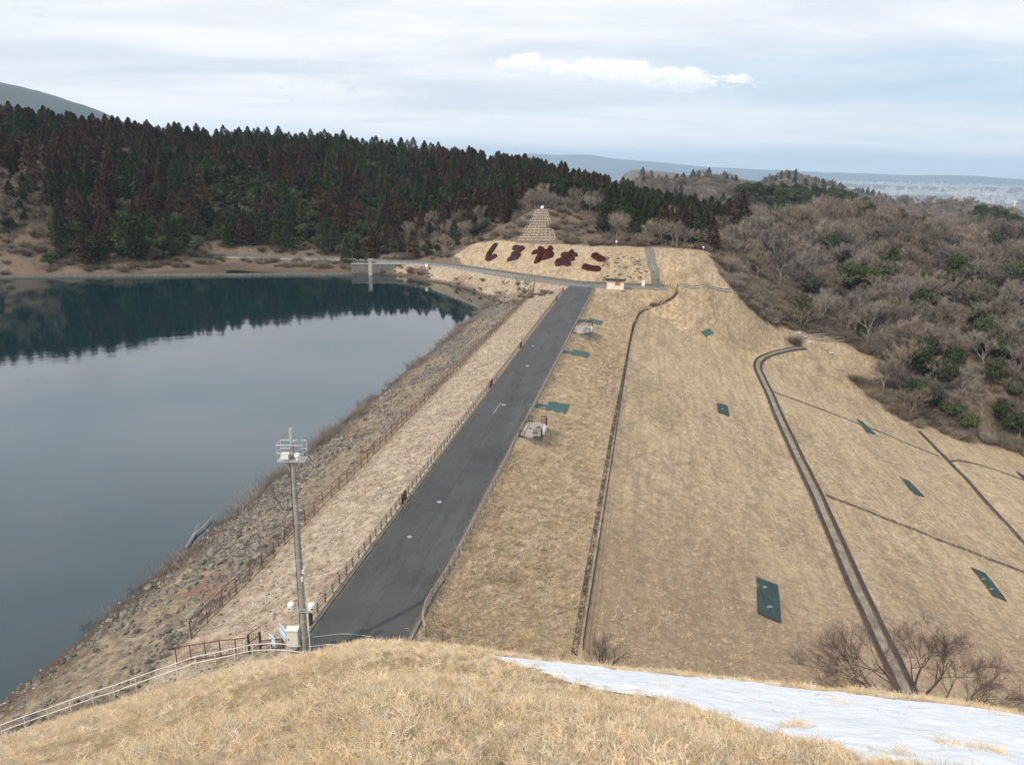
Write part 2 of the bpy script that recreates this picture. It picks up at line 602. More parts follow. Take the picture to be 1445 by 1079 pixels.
def np_mesh(name, V, F, mats, smooth=False, attrs=None, midx=None, link=True):
    """V (n,3), F (m,k) arrays with constant k"""
    me = bpy.data.meshes.new(name)
    V = np.ascontiguousarray(V, dtype=np.float32); F = np.ascontiguousarray(F, dtype=np.int32)
    me.vertices.add(len(V)); me.vertices.foreach_set('co', V.ravel())
    k = F.shape[1]
    me.loops.add(F.size); me.loops.foreach_set('vertex_index', F.ravel())
    me.polygons.add(len(F))
    me.polygons.foreach_set('loop_start', np.arange(0, F.size, k, dtype=np.int32))
    if not isinstance(mats, (list, tuple)):
        mats = [mats]
    for m in mats:
        me.materials.append(m)
    if midx is not None:
        me.polygons.foreach_set('material_index', np.asarray(midx, dtype=np.int32))
    me.polygons.foreach_set('use_smooth', np.full(len(F), smooth))
    me.update(calc_edges=True)
    if attrs:
        for a, val in attrs.items():
            at = me.attributes.new(a, 'FLOAT', 'POINT')
            at.data.foreach_set('value', np.asarray(val, dtype=np.float32).ravel())
    o = bpy.data.objects.new(name, me)
    if link:
        COL.objects.link(o)
    return o


# ------------------------------------------------------------------ materials
def newmat(name):
    m = bpy.data.materials.new(name)
    m.use_nodes = True
    g = NT(m.node_tree)
    out = g.n('ShaderNodeOutputMaterial')
    b = g.n('ShaderNodeBsdfPrincipled')
    g.t.links.new(b.outputs[0], out.inputs['Surface'])
    return m, g, b


def bump(g, b, h, strength=0.4, dist=0.05):
    bn = g.n('ShaderNodeBump')
    bn.inputs['Strength'].default_value = strength
    bn.inputs['Distance'].default_value = dist
    g.put(bn.inputs['Height'], h)
    g.t.links.new(bn.outputs[0], b.inputs['Normal'])


def simple(name, c1, c2=None, scale=3.0, rough=0.8, metal=0.0, bmp=0.0, obj_var=0.0, coords='pos', stretch=(1, 1, 1), detail=5):
    m, g, b = newmat(name)
    if coords == 'pos':
        p = g.n('ShaderNodeNewGeometry').outputs['Position']
    else:
        p = g.n('ShaderNodeTexCoord').outputs['Object']
    p = g.scale(p, stretch)
    nz = g.noise(p, scale, detail, 0.6)
    col = g.mix(g.ramp(nz, 0.3, 0.7), c1, c2 if c2 else c1)
    if obj_var:
        rnd = g.n('ShaderNodeObjectInfo').outputs['Random']
        hs = g.n('ShaderNodeHueSaturation')
        g.put(hs.inputs['Value'], g.ramp(rnd, 0, 1, 1 - obj_var, 1 + obj_var, smooth=False))
        g.put(hs.inputs['Hue'], g.ramp(g.math('FRACT', g.math('MULTIPLY', rnd, 7.3)), 0, 1, 0.5 - obj_var * .06, 0.5 + obj_var * .06, smooth=False))
        g.put(hs.inputs['Color'], col)
        col = hs.outputs[0]
    g.put(b.inputs['Base Color'], col)
    b.inputs['Roughness'].default_value = rough
    b.inputs['Metallic'].default_value = metal
    b.inputs['Specular IOR Level'].default_value = 0.3
    if bmp:
        bump(g, b, nz, bmp, 0.03)
    return m


def leafy(name, c1, c2, var=0.35, hue=0.02, trans=0.0, rough=0.8, sat=0.25):
    """foliage, twigs and straw: per-tree and per-clump variation"""
    m, g, b = newmat(name)
    p = g.n('ShaderNodeTexCoord').outputs['Object']
    nz = g.noise(p, 1.3, 4, 0.65)
    col = g.mix(g.ramp(nz, 0.35, 0.65), c1, c2)
    rnd = g.n('ShaderNodeObjectInfo').outputs['Random']
    hs = g.n('ShaderNodeHueSaturation')
    g.put(hs.inputs['Value'], g.ramp(rnd, 0, 1, 1 - var, 1 + var, smooth=False))
    r2 = g.math('FRACT', g.math('MULTIPLY', rnd, 7.31))
    g.put(hs.inputs['Hue'], g.ramp(r2, 0, 1, 0.5 - hue, 0.5 + hue, smooth=False))
    r3 = g.math('FRACT', g.math('MULTIPLY', rnd, 13.7))
    g.put(hs.inputs['Saturation'], g.ramp(r3, 0, 1, 1 - sat, 1 + sat, smooth=False))
    g.put(hs.inputs['Color'], col)
    g.put(b.inputs['Base Color'], hs.outputs[0])
    b.inputs['Roughness'].default_value = rough
    b.inputs['Specular IOR Level'].default_value = 0.15
    return m


def ground_material():
    m, g, b = newmat('ground_cover')
    p = g.n('ShaderNodeNewGeometry').outputs['Position']
    x, y, z = g.sep(p)
    u = g.math('ADD', g.math('MULTIPLY', x, DX), g.math('MULTIPLY', y, DY))
    v = g.math('ADD', g.math('MULTIPLY', x, PX), g.math('MULTIPLY', y, PY))
    uv = g.comb(u, v, z)
    big = g.noise(uv, 0.035, 4, 0.6)
    streak = g.noise(g.scale(uv, (0.10, 1.0, 1.0)), 0.75, 4, 0.62, 0.3)
    diag = g.noise(g.scale(uv, (0.16, .34, .5)), 1.0, 6, 0.68, 0.9)
    clump = g.noise(p, 1.1, 6, 0.72)
    fine = g.noise(p, 7.0, 5, 0.8)
    vfine = g.noise(p, 38.0, 3, 0.8)
    # straw
    st = g.mix(g.ramp(clump, 0.36, 0.62), (0.31, 0.222, 0.138), (0.56, 0.435, 0.285))
    st = g.mix(g.math('MULTIPLY', g.ramp(streak, 0.46, 0.66), 0.45), st, (0.27, 0.195, 0.115))
    st = g.mix(g.math('MULTIPLY', g.ramp(diag, 0.49, 0.66), 0.75), st, (0.225, 0.165, 0.105))
    st = g.mix(g.math('MULTIPLY', g.ramp(big, 0.48, 0.62), 0.35), st, (0.54, 0.42, 0.26))
    st = g.mix(g.math('MULTIPLY', g.ramp(fine, 0.42, 0.66), 0.65), st, (0.20, 0.14, 0.085))
    worn = g.noise(g.scale(uv, (.05, .12, .1)), 1.0, 5, 0.62, 1.2)
    st = g.mix(g.math('MULTIPLY', g.math('MULTIPLY', g.ramp(worn, 0.54, 0.64), g.ramp(fine, .35, .55)), 0.6), st, (0.185, 0.135, 0.09))
    trk = g.math('ABSOLUTE', g.math('SUBTRACT', g.noise(g.scale(uv, (.25, .06, .06)), 1.0, 3, .5, .6), .5))
    st = g.mix(g.math('MULTIPLY', g.ramp(trk, 0.006, 0.0), g.math('MULTIPLY', g.ramp(v, -2, 0), .45)), st, (0.17, 0.12, 0.08))
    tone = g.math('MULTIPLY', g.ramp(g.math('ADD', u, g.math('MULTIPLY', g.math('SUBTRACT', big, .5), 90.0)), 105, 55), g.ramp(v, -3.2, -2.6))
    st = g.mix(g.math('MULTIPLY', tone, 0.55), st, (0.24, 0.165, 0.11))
    mow = g.ramp(g.math('SINE', g.math('MULTIPLY', g.math('ADD', v, g.math('MULTIPLY', big, 3.0)), 4.2)), -.6, .9)
    st = g.mix(g.math('MULTIPLY', g.math('MULTIPLY', mow, g.ramp(streak, .42, .62)), g.math('MULTIPLY', g.ramp(v, -2.6, -2), 0.55)), st, (0.27, 0.20, 0.13))
    # near hill: warmer, a little lawn green on the left flank
    nr = g.mix(g.ramp(clump, 0.35, 0.65), (0.34, 0.24, 0.135), (0.46, 0.345, 0.20))
    nr = g.mix(g.math('MULTIPLY', g.ramp(fine, 0.4, 0.65), 0.5), nr, (0.22, 0.145, 0.08))
    nr = g.mix(g.math('MULTIPLY', g.ramp(vfine, 0.45, 0.7), 0.5), nr, (0.16, 0.105, 0.06))
    green = g.math('MULTIPLY', g.ramp(g.noise(p, 0.22, 4, 0.6), 0.45, 0.62), g.ramp(g.math('ADD', x, g.math('MULTIPLY', y, 0.32)), -5.0, -12.0))
    nr = g.mix(g.math('MULTIPLY', green, 0.65), nr, (0.25, 0.22, 0.075))
    col = g.mix(g.attr('near'), st, nr)
    # gravelly bank between fence and road, with pinkish dead weeds
    bk = g.mix(g.ramp(clump, 0.36, 0.64), (0.29, 0.22, 0.155), (0.50, 0.405, 0.295))
    bk = g.mix(g.ramp(fine, 0.46, 0.72), bk, (0.20, 0.15, 0.11))
    red = g.ramp(g.noise(uv, 0.11, 4, 0.6, 0.5), 0.56, 0.70)
    bk = g.mix(g.math('MULTIPLY', red, 0.55), bk, (0.24, 0.13, 0.09))
    col = g.mix(g.attr('bank'), col, bk)
    # rip-rap bed
    rk = g.mix(g.ramp(clump, 0.38, 0.62), (0.155, 0.125, 0.095), (0.36, 0.285, 0.185))
    rk = g.mix(g.ramp(fine, 0.45, 0.7), rk, (0.10, 0.085, 0.07))
    rk = g.mix(g.math('MULTIPLY', red, 0.6), rk, (0.20, 0.09, 0.06))
    col = g.mix(g.attr('rock'), col, rk)
    # leaf litter
    lt = g.mix(g.ramp(clump, 0.35, 0.65), (0.12, 0.092, 0.068), (0.24, 0.18, 0.13))
    lt = g.mix(g.ramp(big, 0.45, 0.65), lt, (0.17, 0.115, 0.08))
    lt = g.mix(g.ramp(fine, 0.45, 0.7), lt, (0.09, 0.065, 0.045))
    col = g.mix(g.attr('litter'), col, lt)
    col = g.mix(g.attr('wet'), col, (0.10, 0.07, 0.05))
    # mud under the water
    col = g.mix(g.math('MULTIPLY', g.ramp(z, WATER_Z - 0.1, WATER_Z - 1.6), g.ramp(v, -24.0, -26.0)), col, (0.03, 0.04, 0.035))
    g.put(b.inputs['Base Color'], col)
    b.inputs['Roughness'].default_value = 0.95
    b.inputs['Specular IOR Level'].default_value = 0.1
    hgt = g.math('ADD', g.math('MULTIPLY', clump, 0.8), g.math('MULTIPLY', fine, 0.4))
    hgt = g.math('ADD', hgt, g.math('MULTIPLY', diag, .6))
    bump(g, b, hgt, 0.7, 0.12)
    return m


def plain_material():
    m, g, b = newmat('far_plain')
    p = g.n('ShaderNodeNewGeometry').outputs['Position']
    a = g.noise(g.scale(p, (1, .45, 0)), 0.0012, 6, 0.65)
    c = g.noise(g.scale(p, (1, .5, 0)), 0.006, 5, 0.7)
    col = g.mix(g.ramp(a, 0.44, 0.56), (0.05, 0.055, 0.04), (0.17, 0.155, 0.13))
    col = g.mix(g.math('MULTIPLY', g.ramp(c, 0.55, 0.65), g.ramp(a, 0.45, 0.55)), col, (0.42, 0.40, 0.38))
    g.put(b.inputs['Base Color'], col)
    b.inputs['Roughness'].default_value = 1
    return m


def water_material():
    m, g, b = newmat('lake_water')
    p = g.n('ShaderNodeNewGeometry').outputs['Position']
    big = g.noise(p, 0.02, 3, 0.5)
    b.inputs['Base Color'].default_value = (0.012, 0.04, 0.042, 1)
    g.put(b.inputs['Base Color'], g.mix(big, (0.005, 0.019, 0.022), (0.007, 0.026, 0.031)))
    b.inputs['Roughness'].default_value = 0.04
    b.inputs['IOR'].default_value = 1.58
    w1 = g.noise(g.scale(p, (1, 1.5, 1)), 1.3, 3, 0.55)
    w2 = g.noise(p, 0.33, 3, 0.5)
    calm = g.ramp(g.noise(g.scale(p, (.6, 1.6, 1)), 0.018, 3, 0.5, 0.8), 0.42, 0.58, 0.25, 1.0)
    h = g.math('ADD', g.math('MULTIPLY', w1, 0.35), w2)
    bump(g, b, g.math('MULTIPLY', h, calm), 0.15, 0.07)
    return m


def asphalt_material(name='asphalt', base=(0.042, 0.040, 0.039), light=(0.062, 0.059, 0.056)):
    m, g, b = newmat(name)
    p = g.n('ShaderNodeNewGeometry').outputs['Position']
    x, y, z = g.sep(p)
    u = g.math('ADD', g.math('MULTIPLY', x, DX), g.math('MULTIPLY', y, DY))
    v = g.math('ADD', g.math('MULTIPLY', x, PX), g.math('MULTIPLY', y, PY))
    uv = g.comb(u, v, 0.0)
    n1 = g.noise(uv, 0.22, 5, 0.65)
    n2 = g.noise(g.scale(uv, (.05, .7, 1)), 1.0, 4, 0.6)
    n3 = g.noise(p, 18, 3, 0.7)
    col = g.mix(g.ramp(n1, 0.35, 0.65), base, light)
    col = g.mix(g.math('MULTIPLY', g.ramp(n2, 0.5, 0.68), 0.5), col, tuple(c * 1.45 for c in light))
    # centre seam and patch joints
    seam = g.math('ABSOLUTE', g.math('ADD', g.math('ADD', v, 17.2), g.math('MULTIPLY', g.math('SUBTRACT', n1, .5), .25)))
    col = g.mix(g.ramp(seam, 0.02, 0.07, 0.7, 0.0), col, (0.022, 0.021, 0.021))
    fr = g.math('FRACT', g.math('MULTIPLY', g.math('ADD', u, g.math('MULTIPLY', g.ramp(v, -17.3, -17.1), 3.1)), 1 / 9.7))
    j = g.ramp(g.math('ABSOLUTE', g.math('SUBTRACT', fr, 0.5)), 0.0, 0.007, 0.45, 0.0)
    col = g.mix(g.math('MULTIPLY', j, g.ramp(n1, .4, .6)), col, (0.10, 0.096, 0.092))
    wn = g.n('ShaderNodeTexWhiteNoise', noise_dimensions='2D')
    g.put(wn.inputs['Vector'], g.comb(g.math('FLOOR', g.math('MULTIPLY', u, 1 / 9.7)), g.math('FLOOR', g.math('MULTIPLY', g.math('ADD', v, 17.2), 1 / 3.4)), 0))
    col = g.mix(g.math('MULTIPLY', wn.outputs['Value'], 0.32), col, tuple(c * 1.5 for c in light))
    stain = g.noise(g.scale(uv, (.16, .5, 1)), 1.0, 6, 0.7, 1.0)
    col = g.mix(g.math('MULTIPLY', g.ramp(stain, .52, .66), .6), col, tuple(c * .62 for c in base))
    crk = g.math('ABSOLUTE', g.math('SUBTRACT', g.noise(uv, .35, 6, .65, 1.5), .5))
    col = g.mix(g.ramp(crk, .004, .0, .0, .6), col, (0.018, 0.017, 0.016))
    col = g.mix(g.ramp(n3, .35, .75, 0, .35), col, (0.03, 0.029, 0.028))
    # dusty, grass-blown edges
    ed = g.math('ABSOLUTE', g.math('ADD', v, 17.1))
    ed = g.ramp(g.math('ADD', ed, g.math('MULTIPLY', g.noise(p, 1.5, 4, .7), .7)), 3.35, 3.75, 0.0, 0.55)
    col = g.mix(ed, col, (0.20, 0.16, 0.11))
    g.put(b.inputs['Base Color'], col)
    b.inputs['Roughness'].default_value = 0.85
    bump(g, b, n3, 0.3, 0.01)
    return m


def snow_material():
    m, g, b = newmat('old_snow')
    p = g.n('ShaderNodeNewGeometry').outputs['Position']
    n1 = g.noise(p, 2.0, 6, 0.65)
    n2 = g.noise(p, 14, 4, 0.7)
    col = g.mix(g.ramp(n1, 0.35, 0.7), (0.87, 0.865, 0.865), (0.74, 0.745, 0.765))
    col = g.mix(g.ramp(n2, 0.70, 0.82, 0.0, 0.7), col, (0.45, 0.38, 0.30))
    rot = g.n('ShaderNodeMapping'); g.put(rot.inputs[0], p); rot.inputs['Rotation'].default_value = (0, 0, R(22)); rot.inputs['Scale'].default_value = (.35, 2.6, 1)
    stk = g.noise(rot.outputs[0], 1.5, 6, 0.7, 0.4)
    col = g.mix(g.ramp(stk, 0.60, 0.68, 0.0, 0.65), col, (0.40, 0.31, 0.21))
    g.put(b.inputs['Base Color'], col)
    b.inputs['Roughness'].default_value = 0.75
    bump(g, b, g.math('ADD', n1, g.math('MULTIPLY', n2, .3)), 0.9, 0.10)
    return m


def beam_mat(name, c1, c2, **k):
    return simple(name, c1, c2, **k)


M = {}
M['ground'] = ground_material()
M['plain'] = plain_material()
M['water'] = water_material()
M['asphalt'] = asphalt_material()
M['asphalt_grey'] = asphalt_material('weathered_asphalt', (0.12, 0.118, 0.11), (0.17, 0.165, 0.15))
M['snow'] = snow_material()
M['concrete'] = simple('concrete', (0.30, 0.28, 0.25), (0.42, 0.39, 0.34), 1.8, 0.9, bmp=0.3)
M['concrete_dark'] = simple('stained_concrete', (0.12, 0.115, 0.10), (0.20, 0.19, 0.165), 1.5, 0.95, bmp=0.3)
M['concrete_pole'] = simple('pole_concrete', (0.22, 0.21, 0.20), (0.32, 0.31, 0.29), 2.0, 0.85, bmp=0.2, stretch=(1, 1, .3))
M['ditch_edge'] = simple('ditch_edge', (0.085, 0.068, 0.055), (0.17, 0.14, 0.11), 1.1, 0.95, bmp=0.4)
M['channel'] = simple('ditch_inside', (0.035, 0.027, 0.022), (0.075, 0.055, 0.045), 2.2, 0.95, bmp=0.4)
M['brown_steel'] = simple('brown_painted_steel', (0.10, 0.040, 0.030), (0.17, 0.075, 0.055), 4.0, 0.6, bmp=0.1)
M['dark_brown'] = simple('dark_brown_steel', (0.035, 0.022, 0.02), (0.065, 0.042, 0.036), 4.0, 0.65)
M['log'] = simple('mock_log', (0.13, 0.095, 0.07), (0.26, 0.20, 0.15), 5.0, 0.85, bmp=0.3)
M['log_light'] = simple('mock_log_rail', (0.20, 0.155, 0.115), (0.36, 0.29, 0.22), 5.0, 0.85, bmp=0.3)
M['galv'] = simple('galvanised_steel', (0.42, 0.43, 0.44), (0.55, 0.56, 0.57), 5.0, 0.45, metal=0.4)
M['white'] = simple('white_paint', (0.74, 0.74, 0.72), (0.82, 0.82, 0.80), 3.0, 0.45)
M['pale_rail'] = simple('pale_rail_paint', (0.58, 0.54, 0.52), (0.72, 0.69, 0.66), 6.0, 0.5)
M['cabinet'] = simple('cream_cabinet', (0.68, 0.65, 0.58), (0.76, 0.73, 0.67), 3.0, 0.45)
M['dark_glass'] = simple('dark_dome', (0.02, 0.02, 0.022), None, 3, 0.1)
M['sign_blue'] = simple('sign_blue', (0.22, 0.40, 0.58), (0.32, 0.50, 0.66), 4, 0.4)
M['sign_white'] = simple('sign_white', (0.66, 0.72, 0.78), (0.78, 0.82, 0.86), 6, 0.4)
M['mat_teal'] = simple('teal_mat', (0.030, 0.085, 0.078), (0.062, 0.13, 0.118), 1.5, 0.8, bmp=0.3)
M['mat_dark'] = simple('dark_green_mat', (0.018, 0.036, 0.032), (0.034, 0.062, 0.055), 1.2, 0.7, bmp=0.4)
M['mat_spot'] = simple('mat_patch', (0.10, 0.15, 0.14), (0.20, 0.25, 0.23), 3, 0.7)
M['gravel'] = simple('gravel_fill', (0.20, 0.18, 0.16), (0.42, 0.39, 0.36), 9, 0.95, bmp=0.8)
M['grid_beam'] = simple('weathered_frame', (0.25, 0.20, 0.145), (0.42, 0.35, 0.26), 1.2, .95, bmp=.3)
M['hut_wall'] = simple('hut_wall', (0.66, 0.58, 0.42), (0.74, 0.67, 0.52), 2, 0.7)
M['hut_roof'] = simple('hut_roof', (0.05, 0.055, 0.055), (0.09, 0.095, 0.095), 3, 0.6)
M['orange'] = simple('orange_board', (0.42, 0.10, 0.05), (0.52, 0.18, 0.10), 6, 0.5)
M['bark'] = simple('grey_bark', (0.15, 0.125, 0.10), (0.30, 0.255, 0.21), 4, 0.95, bmp=0.4, obj_var=.25, coords='obj')
M['bark_dark'] = simple('dark_bark', (0.055, 0.035, 0.028), (0.10, 0.07, 0.055), 4, 0.95, coords='obj')
M['twigs'] = leafy('twigs', (0.170, 0.135, 0.107), (0.285, 0.235, 0.188), 0.32, 0.012)
M['twigs_pink'] = leafy('purplish_twigs', (0.105, 0.075, 0.064), (0.165, 0.122, 0.102), 0.2, 0.01)
M['shrub_twigs'] = leafy('shrub_twigs', (0.15, 0.118, 0.09), (0.27, 0.22, 0.168), 0.35, 0.015)
M['cedar_green'] = leafy('cedar_green', (0.030, 0.042, 0.018), (0.066, 0.078, 0.032), 0.40, 0.03)
M['cedar_brown'] = leafy('cedar_russet', (0.058, 0.036, 0.025), (0.098, 0.060, 0.038), 0.32, 0.02)
M['evergreen'] = leafy('evergreen_leaf', (0.030, 0.044, 0.020), (0.075, 0.088, 0.036), 0.4, 0.025)
M['hedge'] = leafy('winter_hedge', (0.045, 0.016, 0.013), (0.080, 0.028, 0.022), 0.08, 0.005)
M['straw'] = leafy('straw', (0.43, 0.315, 0.20), (0.64, 0.505, 0.34), 0.28, 0.01)
M['straw_near'] = leafy('straw_near', (0.36, 0.255, 0.15), (0.62, 0.48, 0.31), 0.36, 0.01)
M['bank_straw'] = leafy('bank_straw', (0.30, 0.225, 0.15), (0.50, 0.40, 0.275), 0.35, 0.015)
M['rock'] = simple('riprap_rock', (0.105, 0.092, 0.078), (0.215, 0.188, 0.155), 3, 0.9, bmp=0.4, obj_var=0.5, coords='obj')
M['pale_rock'] = simple('pale_rock', (0.40, 0.37, 0.33), (0.55, 0.52, 0.48), 3, 0.9, bmp=0.4, coords='obj')
M['driftwood'] = simple('driftwood', (0.30, 0.25, 0.20), (0.45, 0.39, 0.32), 5, 0.9, bmp=.3, coords='obj')
M['building'] = simple('pale_building', (0.36, 0.36, 0.36), (0.50, 0.49, 0.47), .02, 0.7, obj_var=0.12)
M['manhole'] = simple('road_cover', (0.25, 0.25, 0.25), (0.35, 0.35, 0.35), 8, 0.6)
M['road_white'] = simple('worn_marking', (0.16, 0.155, 0.15), (0.30, 0.29, 0.28), 9, 0.7)

# ------------------------------------------------------------------ ground sheet
def polar_grid(azs, rs, fn):
    A, Rr = np.meshgrid(azs, rs)
    X = Rr * np.sin(A); Y = Rr * np.cos(A)
    Z = fn(X, Y)
    n, m = X.shape
    i = np.arange(n * m).reshape(n, m)
    F = np.stack([i[:-1, :-1], i[:-1, 1:], i[1:, 1:], i[1:, :-1]], -1).reshape(-1, 4)
    return X, Y, Z, np.stack([X, Y, Z], -1).reshape(-1, 3), F[:, ::-1]


fine = np.radians(np.arange(-50, 50.01, 0.13))
coarse_l = np.radians(np.arange(-180, -50, 1.5)); coarse_r = np.radians(np.arange(51, 180.1, 1.5))
AZS = np.concatenate([coarse_l, fine, coarse_r])
RS = np.concatenate([np.geomspace(0.6, 26, 150), np.geomspace(26.15, 330, 620), np.geomspace(332, 1400, 90)])


def Hfar(x, y):
    return H(x, y)


X, Y, Z, V, F = polar_grid(AZS, RS, Hfar)
zn = zones(X.ravel(), Y.ravel(), Z.ravel())
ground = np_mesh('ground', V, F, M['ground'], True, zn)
tag(ground, kind='structure')
print('ground', time.time() - T0)

# far plain out to the horizon
RS2 = np.concatenate([[1380], np.geomspace(1420, 24500, 60)])
Xp, Yp, Zp, V2, F2 = polar_grid(np.radians(np.arange(-180, 180.1, 2.0)), RS2, lambda x, y: np.full_like(x, PLAIN - .4) + vnoise(x * .0006, y * .0006, 4, 3) * 12 * sm((np.hypot(x, y) - 1500) / 2000))
tag(np_mesh('plain', V2, F2, M['plain'], True), kind='structure')

# lake
wv = [XY(-40, -26.5), XY(215, -26.5)] + [at_z(745, 400, -8)[:2], at_z(700, 384, -5.2)[:2], at_z(560, 378, -5.2)[:2], at_z(480, 380, -6.5)[:2], at_z(0, 384, -6.5)[:2], at_z(-300, 385, -6.5)[:2]] + [(-420, 60), (-420, -60)]
me = bpy.data.meshes.new('water')
me.from_pydata([(a, b, WATER_Z) for a, b in wv], [], [tuple(range(len(wv)))])
me.materials.append(M['water'])
wat = bpy.data.objects.new('water', me)
COL.objects.link(wat)
tag(wat, kind='structure')


# distant ridges, each a body of its own
RIDGE_DEFS = []


def ridge(name, pts, r0, depth, mat, bumpy=3.0, base=PLAIN - 5, seed=1, sub=60):
    """pts: pixels of its skyline at distance r (per point)"""
    RIDGE_DEFS.append(pts)
    az = np.array([azm(p[0], p[1])[0] for p in pts]); mm = np.array([azm(p[0], p[1])[1] for p in pts]); rr = np.array([p[2] for p in pts], float)
    aa = np.linspace(az[0], az[-1], sub * 4)
    t = np.linspace(-1, 1, 41)
    A, T = np.meshgrid(aa, t)
    r = np.interp(A, az, rr) + T * depth
    top = CAMZ - np.interp(A, az, mm) * np.interp(A, az, rr)
    env = sm((A - az[0]) / (az[-1] - az[0]) / .2) * sm((az[-1] - A) / (az[-1] - az[0]) / .2)
    prof = np.cos(T * math.pi / 2) ** 1.3
    Xr = r * np.sin(A); Yr = r * np.cos(A)
    Zr = base + (top - base) * prof * env
    Zr += vnoise(Xr / depth * 3, Yr / depth * 3, seed, 4) * bumpy * prof
    n, m = Xr.shape
    i = np.arange(n * m).reshape(n, m)
    Fr = np.stack([i[:-1, :-1], i[:-1, 1:], i[1:, 1:], i[1:, :-1]], -1).reshape(-1, 4)[:, ::-1]
    o = np_mesh(name, np.stack([Xr, Yr, Zr], -1).reshape(-1, 3), Fr, mat, True)
    return tag(o, kind='structure'), (az, mm, rr, depth, top, base)


M['ridge_wood'] = simple('bare_wood_cover', (0.10, 0.078, 0.062), (0.16, 0.125, 0.10), .06, 0.95, bmp=0.9, detail=9)
M['ridge_dark'] = simple('dark_wood_cover', (0.03, 0.04, 0.026), (0.055, 0.065, 0.04), .08, 0.95, bmp=0.9, detail=9)
M['mount'] = simple('mountain_cover', (0.05, 0.06, 0.05), (0.10, 0.10, 0.09), .0006, 0.95)
ridge('hills', [(840, 262, 760), (870, 250, 760), (900, 256, 780), (950, 262, 800), (1000, 252, 820), (1040, 262, 820), (1100, 280, 800), (1180, 286, 800)], 0, 150, M['ridge_wood'], 4, -75, 2)
ridge('hills', [(1030, 275, 1300), (1060, 252, 1300), (1090, 255, 1320), (1112, 247, 1340), (1150, 256, 1380), (1200, 273, 1380), (1260, 284, 1400), (1310, 292, 1400)], 0, 260, M['ridge_wood'], 6, -105, 3)
ridge('hills', [(990, 282, 560), (1020, 268, 580), (1080, 272, 600), (1130, 276, 600), (1180, 280, 600), (1230, 298, 600), (1290, 312, 600)], 0, 90, M['ridge_dark'], 3, -60, 5)
ridge('hills', [(1150, 296, 1000), (1210, 288, 1000), (1300, 288, 1000), (1370, 290, 1050), (1445, 308, 1050), (1560, 325, 1000)], 0, 200, M['ridge_wood'], 5, -100, 6)
ridge('hills', [(1330, 305, 620), (1375, 302, 640), (1410, 312, 650), (1445, 322, 640), (1600, 340, 600)], 0, 80, M['ridge_dark'], 3, -60, 7)
ridge('hills', [(830, 245, 2200), (860, 238, 2200), (930, 242, 2300), (985, 248, 2400), (1060, 258, 2500), (1160, 262, 2600)], 0, 500, M['ridge_wood'], 10, PLAIN - 3, 8)
ridge('hills', [(-300, 90, 3600), (-160, 98, 3600), (-60, 104, 3600), (0, 113, 3600), (52, 124, 3550), (120, 150, 3500), (200, 185, 3500), (300, 230, 3400), (400, 260, 3400)], 0, 1100, M['mount'], 34, -100, 9)
ridge('hills', [(600, 224, 15000), (700, 217, 15000), (745, 215.5, 15000), (770, 218, 15000), (800, 218.5, 15000), (835, 219, 15000), (870, 225, 15000), (940, 230, 15000), (1000, 236, 15000), (1080, 240, 15000), (1170, 244, 15000), (1300, 247.5, 15000), (1400, 249.5, 15000), (1600, 254, 15000)], 0, 2500, M['mount'], 22, -130, 10)
ridge('hills', [(1150, 252, 15000), (1250, 252, 15000), (1350, 255, 15500), (1445, 257, 15500), (1600, 261, 15000)], 0, 1500, M['ridge_wood'], 30, -130, 11)
ridge('hills', [(1100, 258, 8000), (1180, 259, 8000), (1260, 263, 8200), (1350, 266, 8400), (1445, 266, 8500), (1600, 270, 8500)], 0, 700, M['ridge_wood'], 20, -130, 12)
print('ridges', time.time() - T0)

# ------------------------------------------------------------------ strips draped on the ground
def Gp(pts):
    return [G(*p) for p in pts]


def resample(pts, step):
    out = [Vector(pts[0])]
    for a, b in zip(pts[:-1], pts[1:]):
        a = Vector(a); b = Vector(b)
        n = max(1, int(round((b - a).length / step)))
        for i in range(1, n + 1):
            out.append(a.lerp(b, i / n))
    return out


def smooth_path(pts, it=2):
    pts = [Vector(p) for p in pts]
    for _ in range(it):
        q = [pts[0]]
        for a, b in zip(pts[:-1], pts[1:]):
            q.append(a.lerp(b, .25)); q.append(a.lerp(b, .75))
        q.append(pts[-1]); pts = q
    return pts


def drape(pts, dz):
    z = H(np.array([p.x for p in pts]), np.array([p.y for p in pts]))
    return [Vector((p.x, p.y, float(zz) + dz)) for p, zz in zip(pts, z)]


def normals2(pts):
    out = []
    for i in range(len(pts)):
        a = pts[max(i - 1, 0)]; b = pts[min(i + 1, len(pts) - 1)]
        t = Vector((b.x - a.x, b.y - a.y, 0)).normalized()
        out.append(Vector((t.y, -t.x, 0)))
    return out


def strip(mb, pts, off0, off1, dz, mi=0, th=0.0, follow=True):
    """ribbon from offset off0 to off1 (right of travel is positive)"""
    nn = normals2(pts)
    L = [p + n * off0 for p, n in zip(pts, nn)]; Rr = [p + n * off1 for p, n in zip(pts, nn)]
    if follow:
        L = drape(L, dz); Rr = drape(Rr, dz)
    else:
        L = [p + Vector((0, 0, dz)) for p in L]; Rr = [p + Vector((0, 0, dz)) for p in Rr]
    vs = []; fs = []
    for i, (a, b) in enumerate(zip(L, Rr)):
        vs += [a, b]
        if th:
            vs += [b - Vector((0, 0, th)), a - Vector((0, 0, th))]
    k = 4 if th else 2
    for i in range(len(pts) - 1):
        p = i * k; q = p + k
        fs.append((p, p + 1, q + 1, q))
        if th:
            fs.append((p + 1, p + 2, q + 2, q + 1)); fs.append((p, q, q + 3, p + 3))
    if th:
        fs.append((0, 3, 2, 1)); e = (len(pts) - 1) * k; fs.append((e, e + 1, e + 2, e + 3))
    mb.add(vs, fs, mi)
    return mb


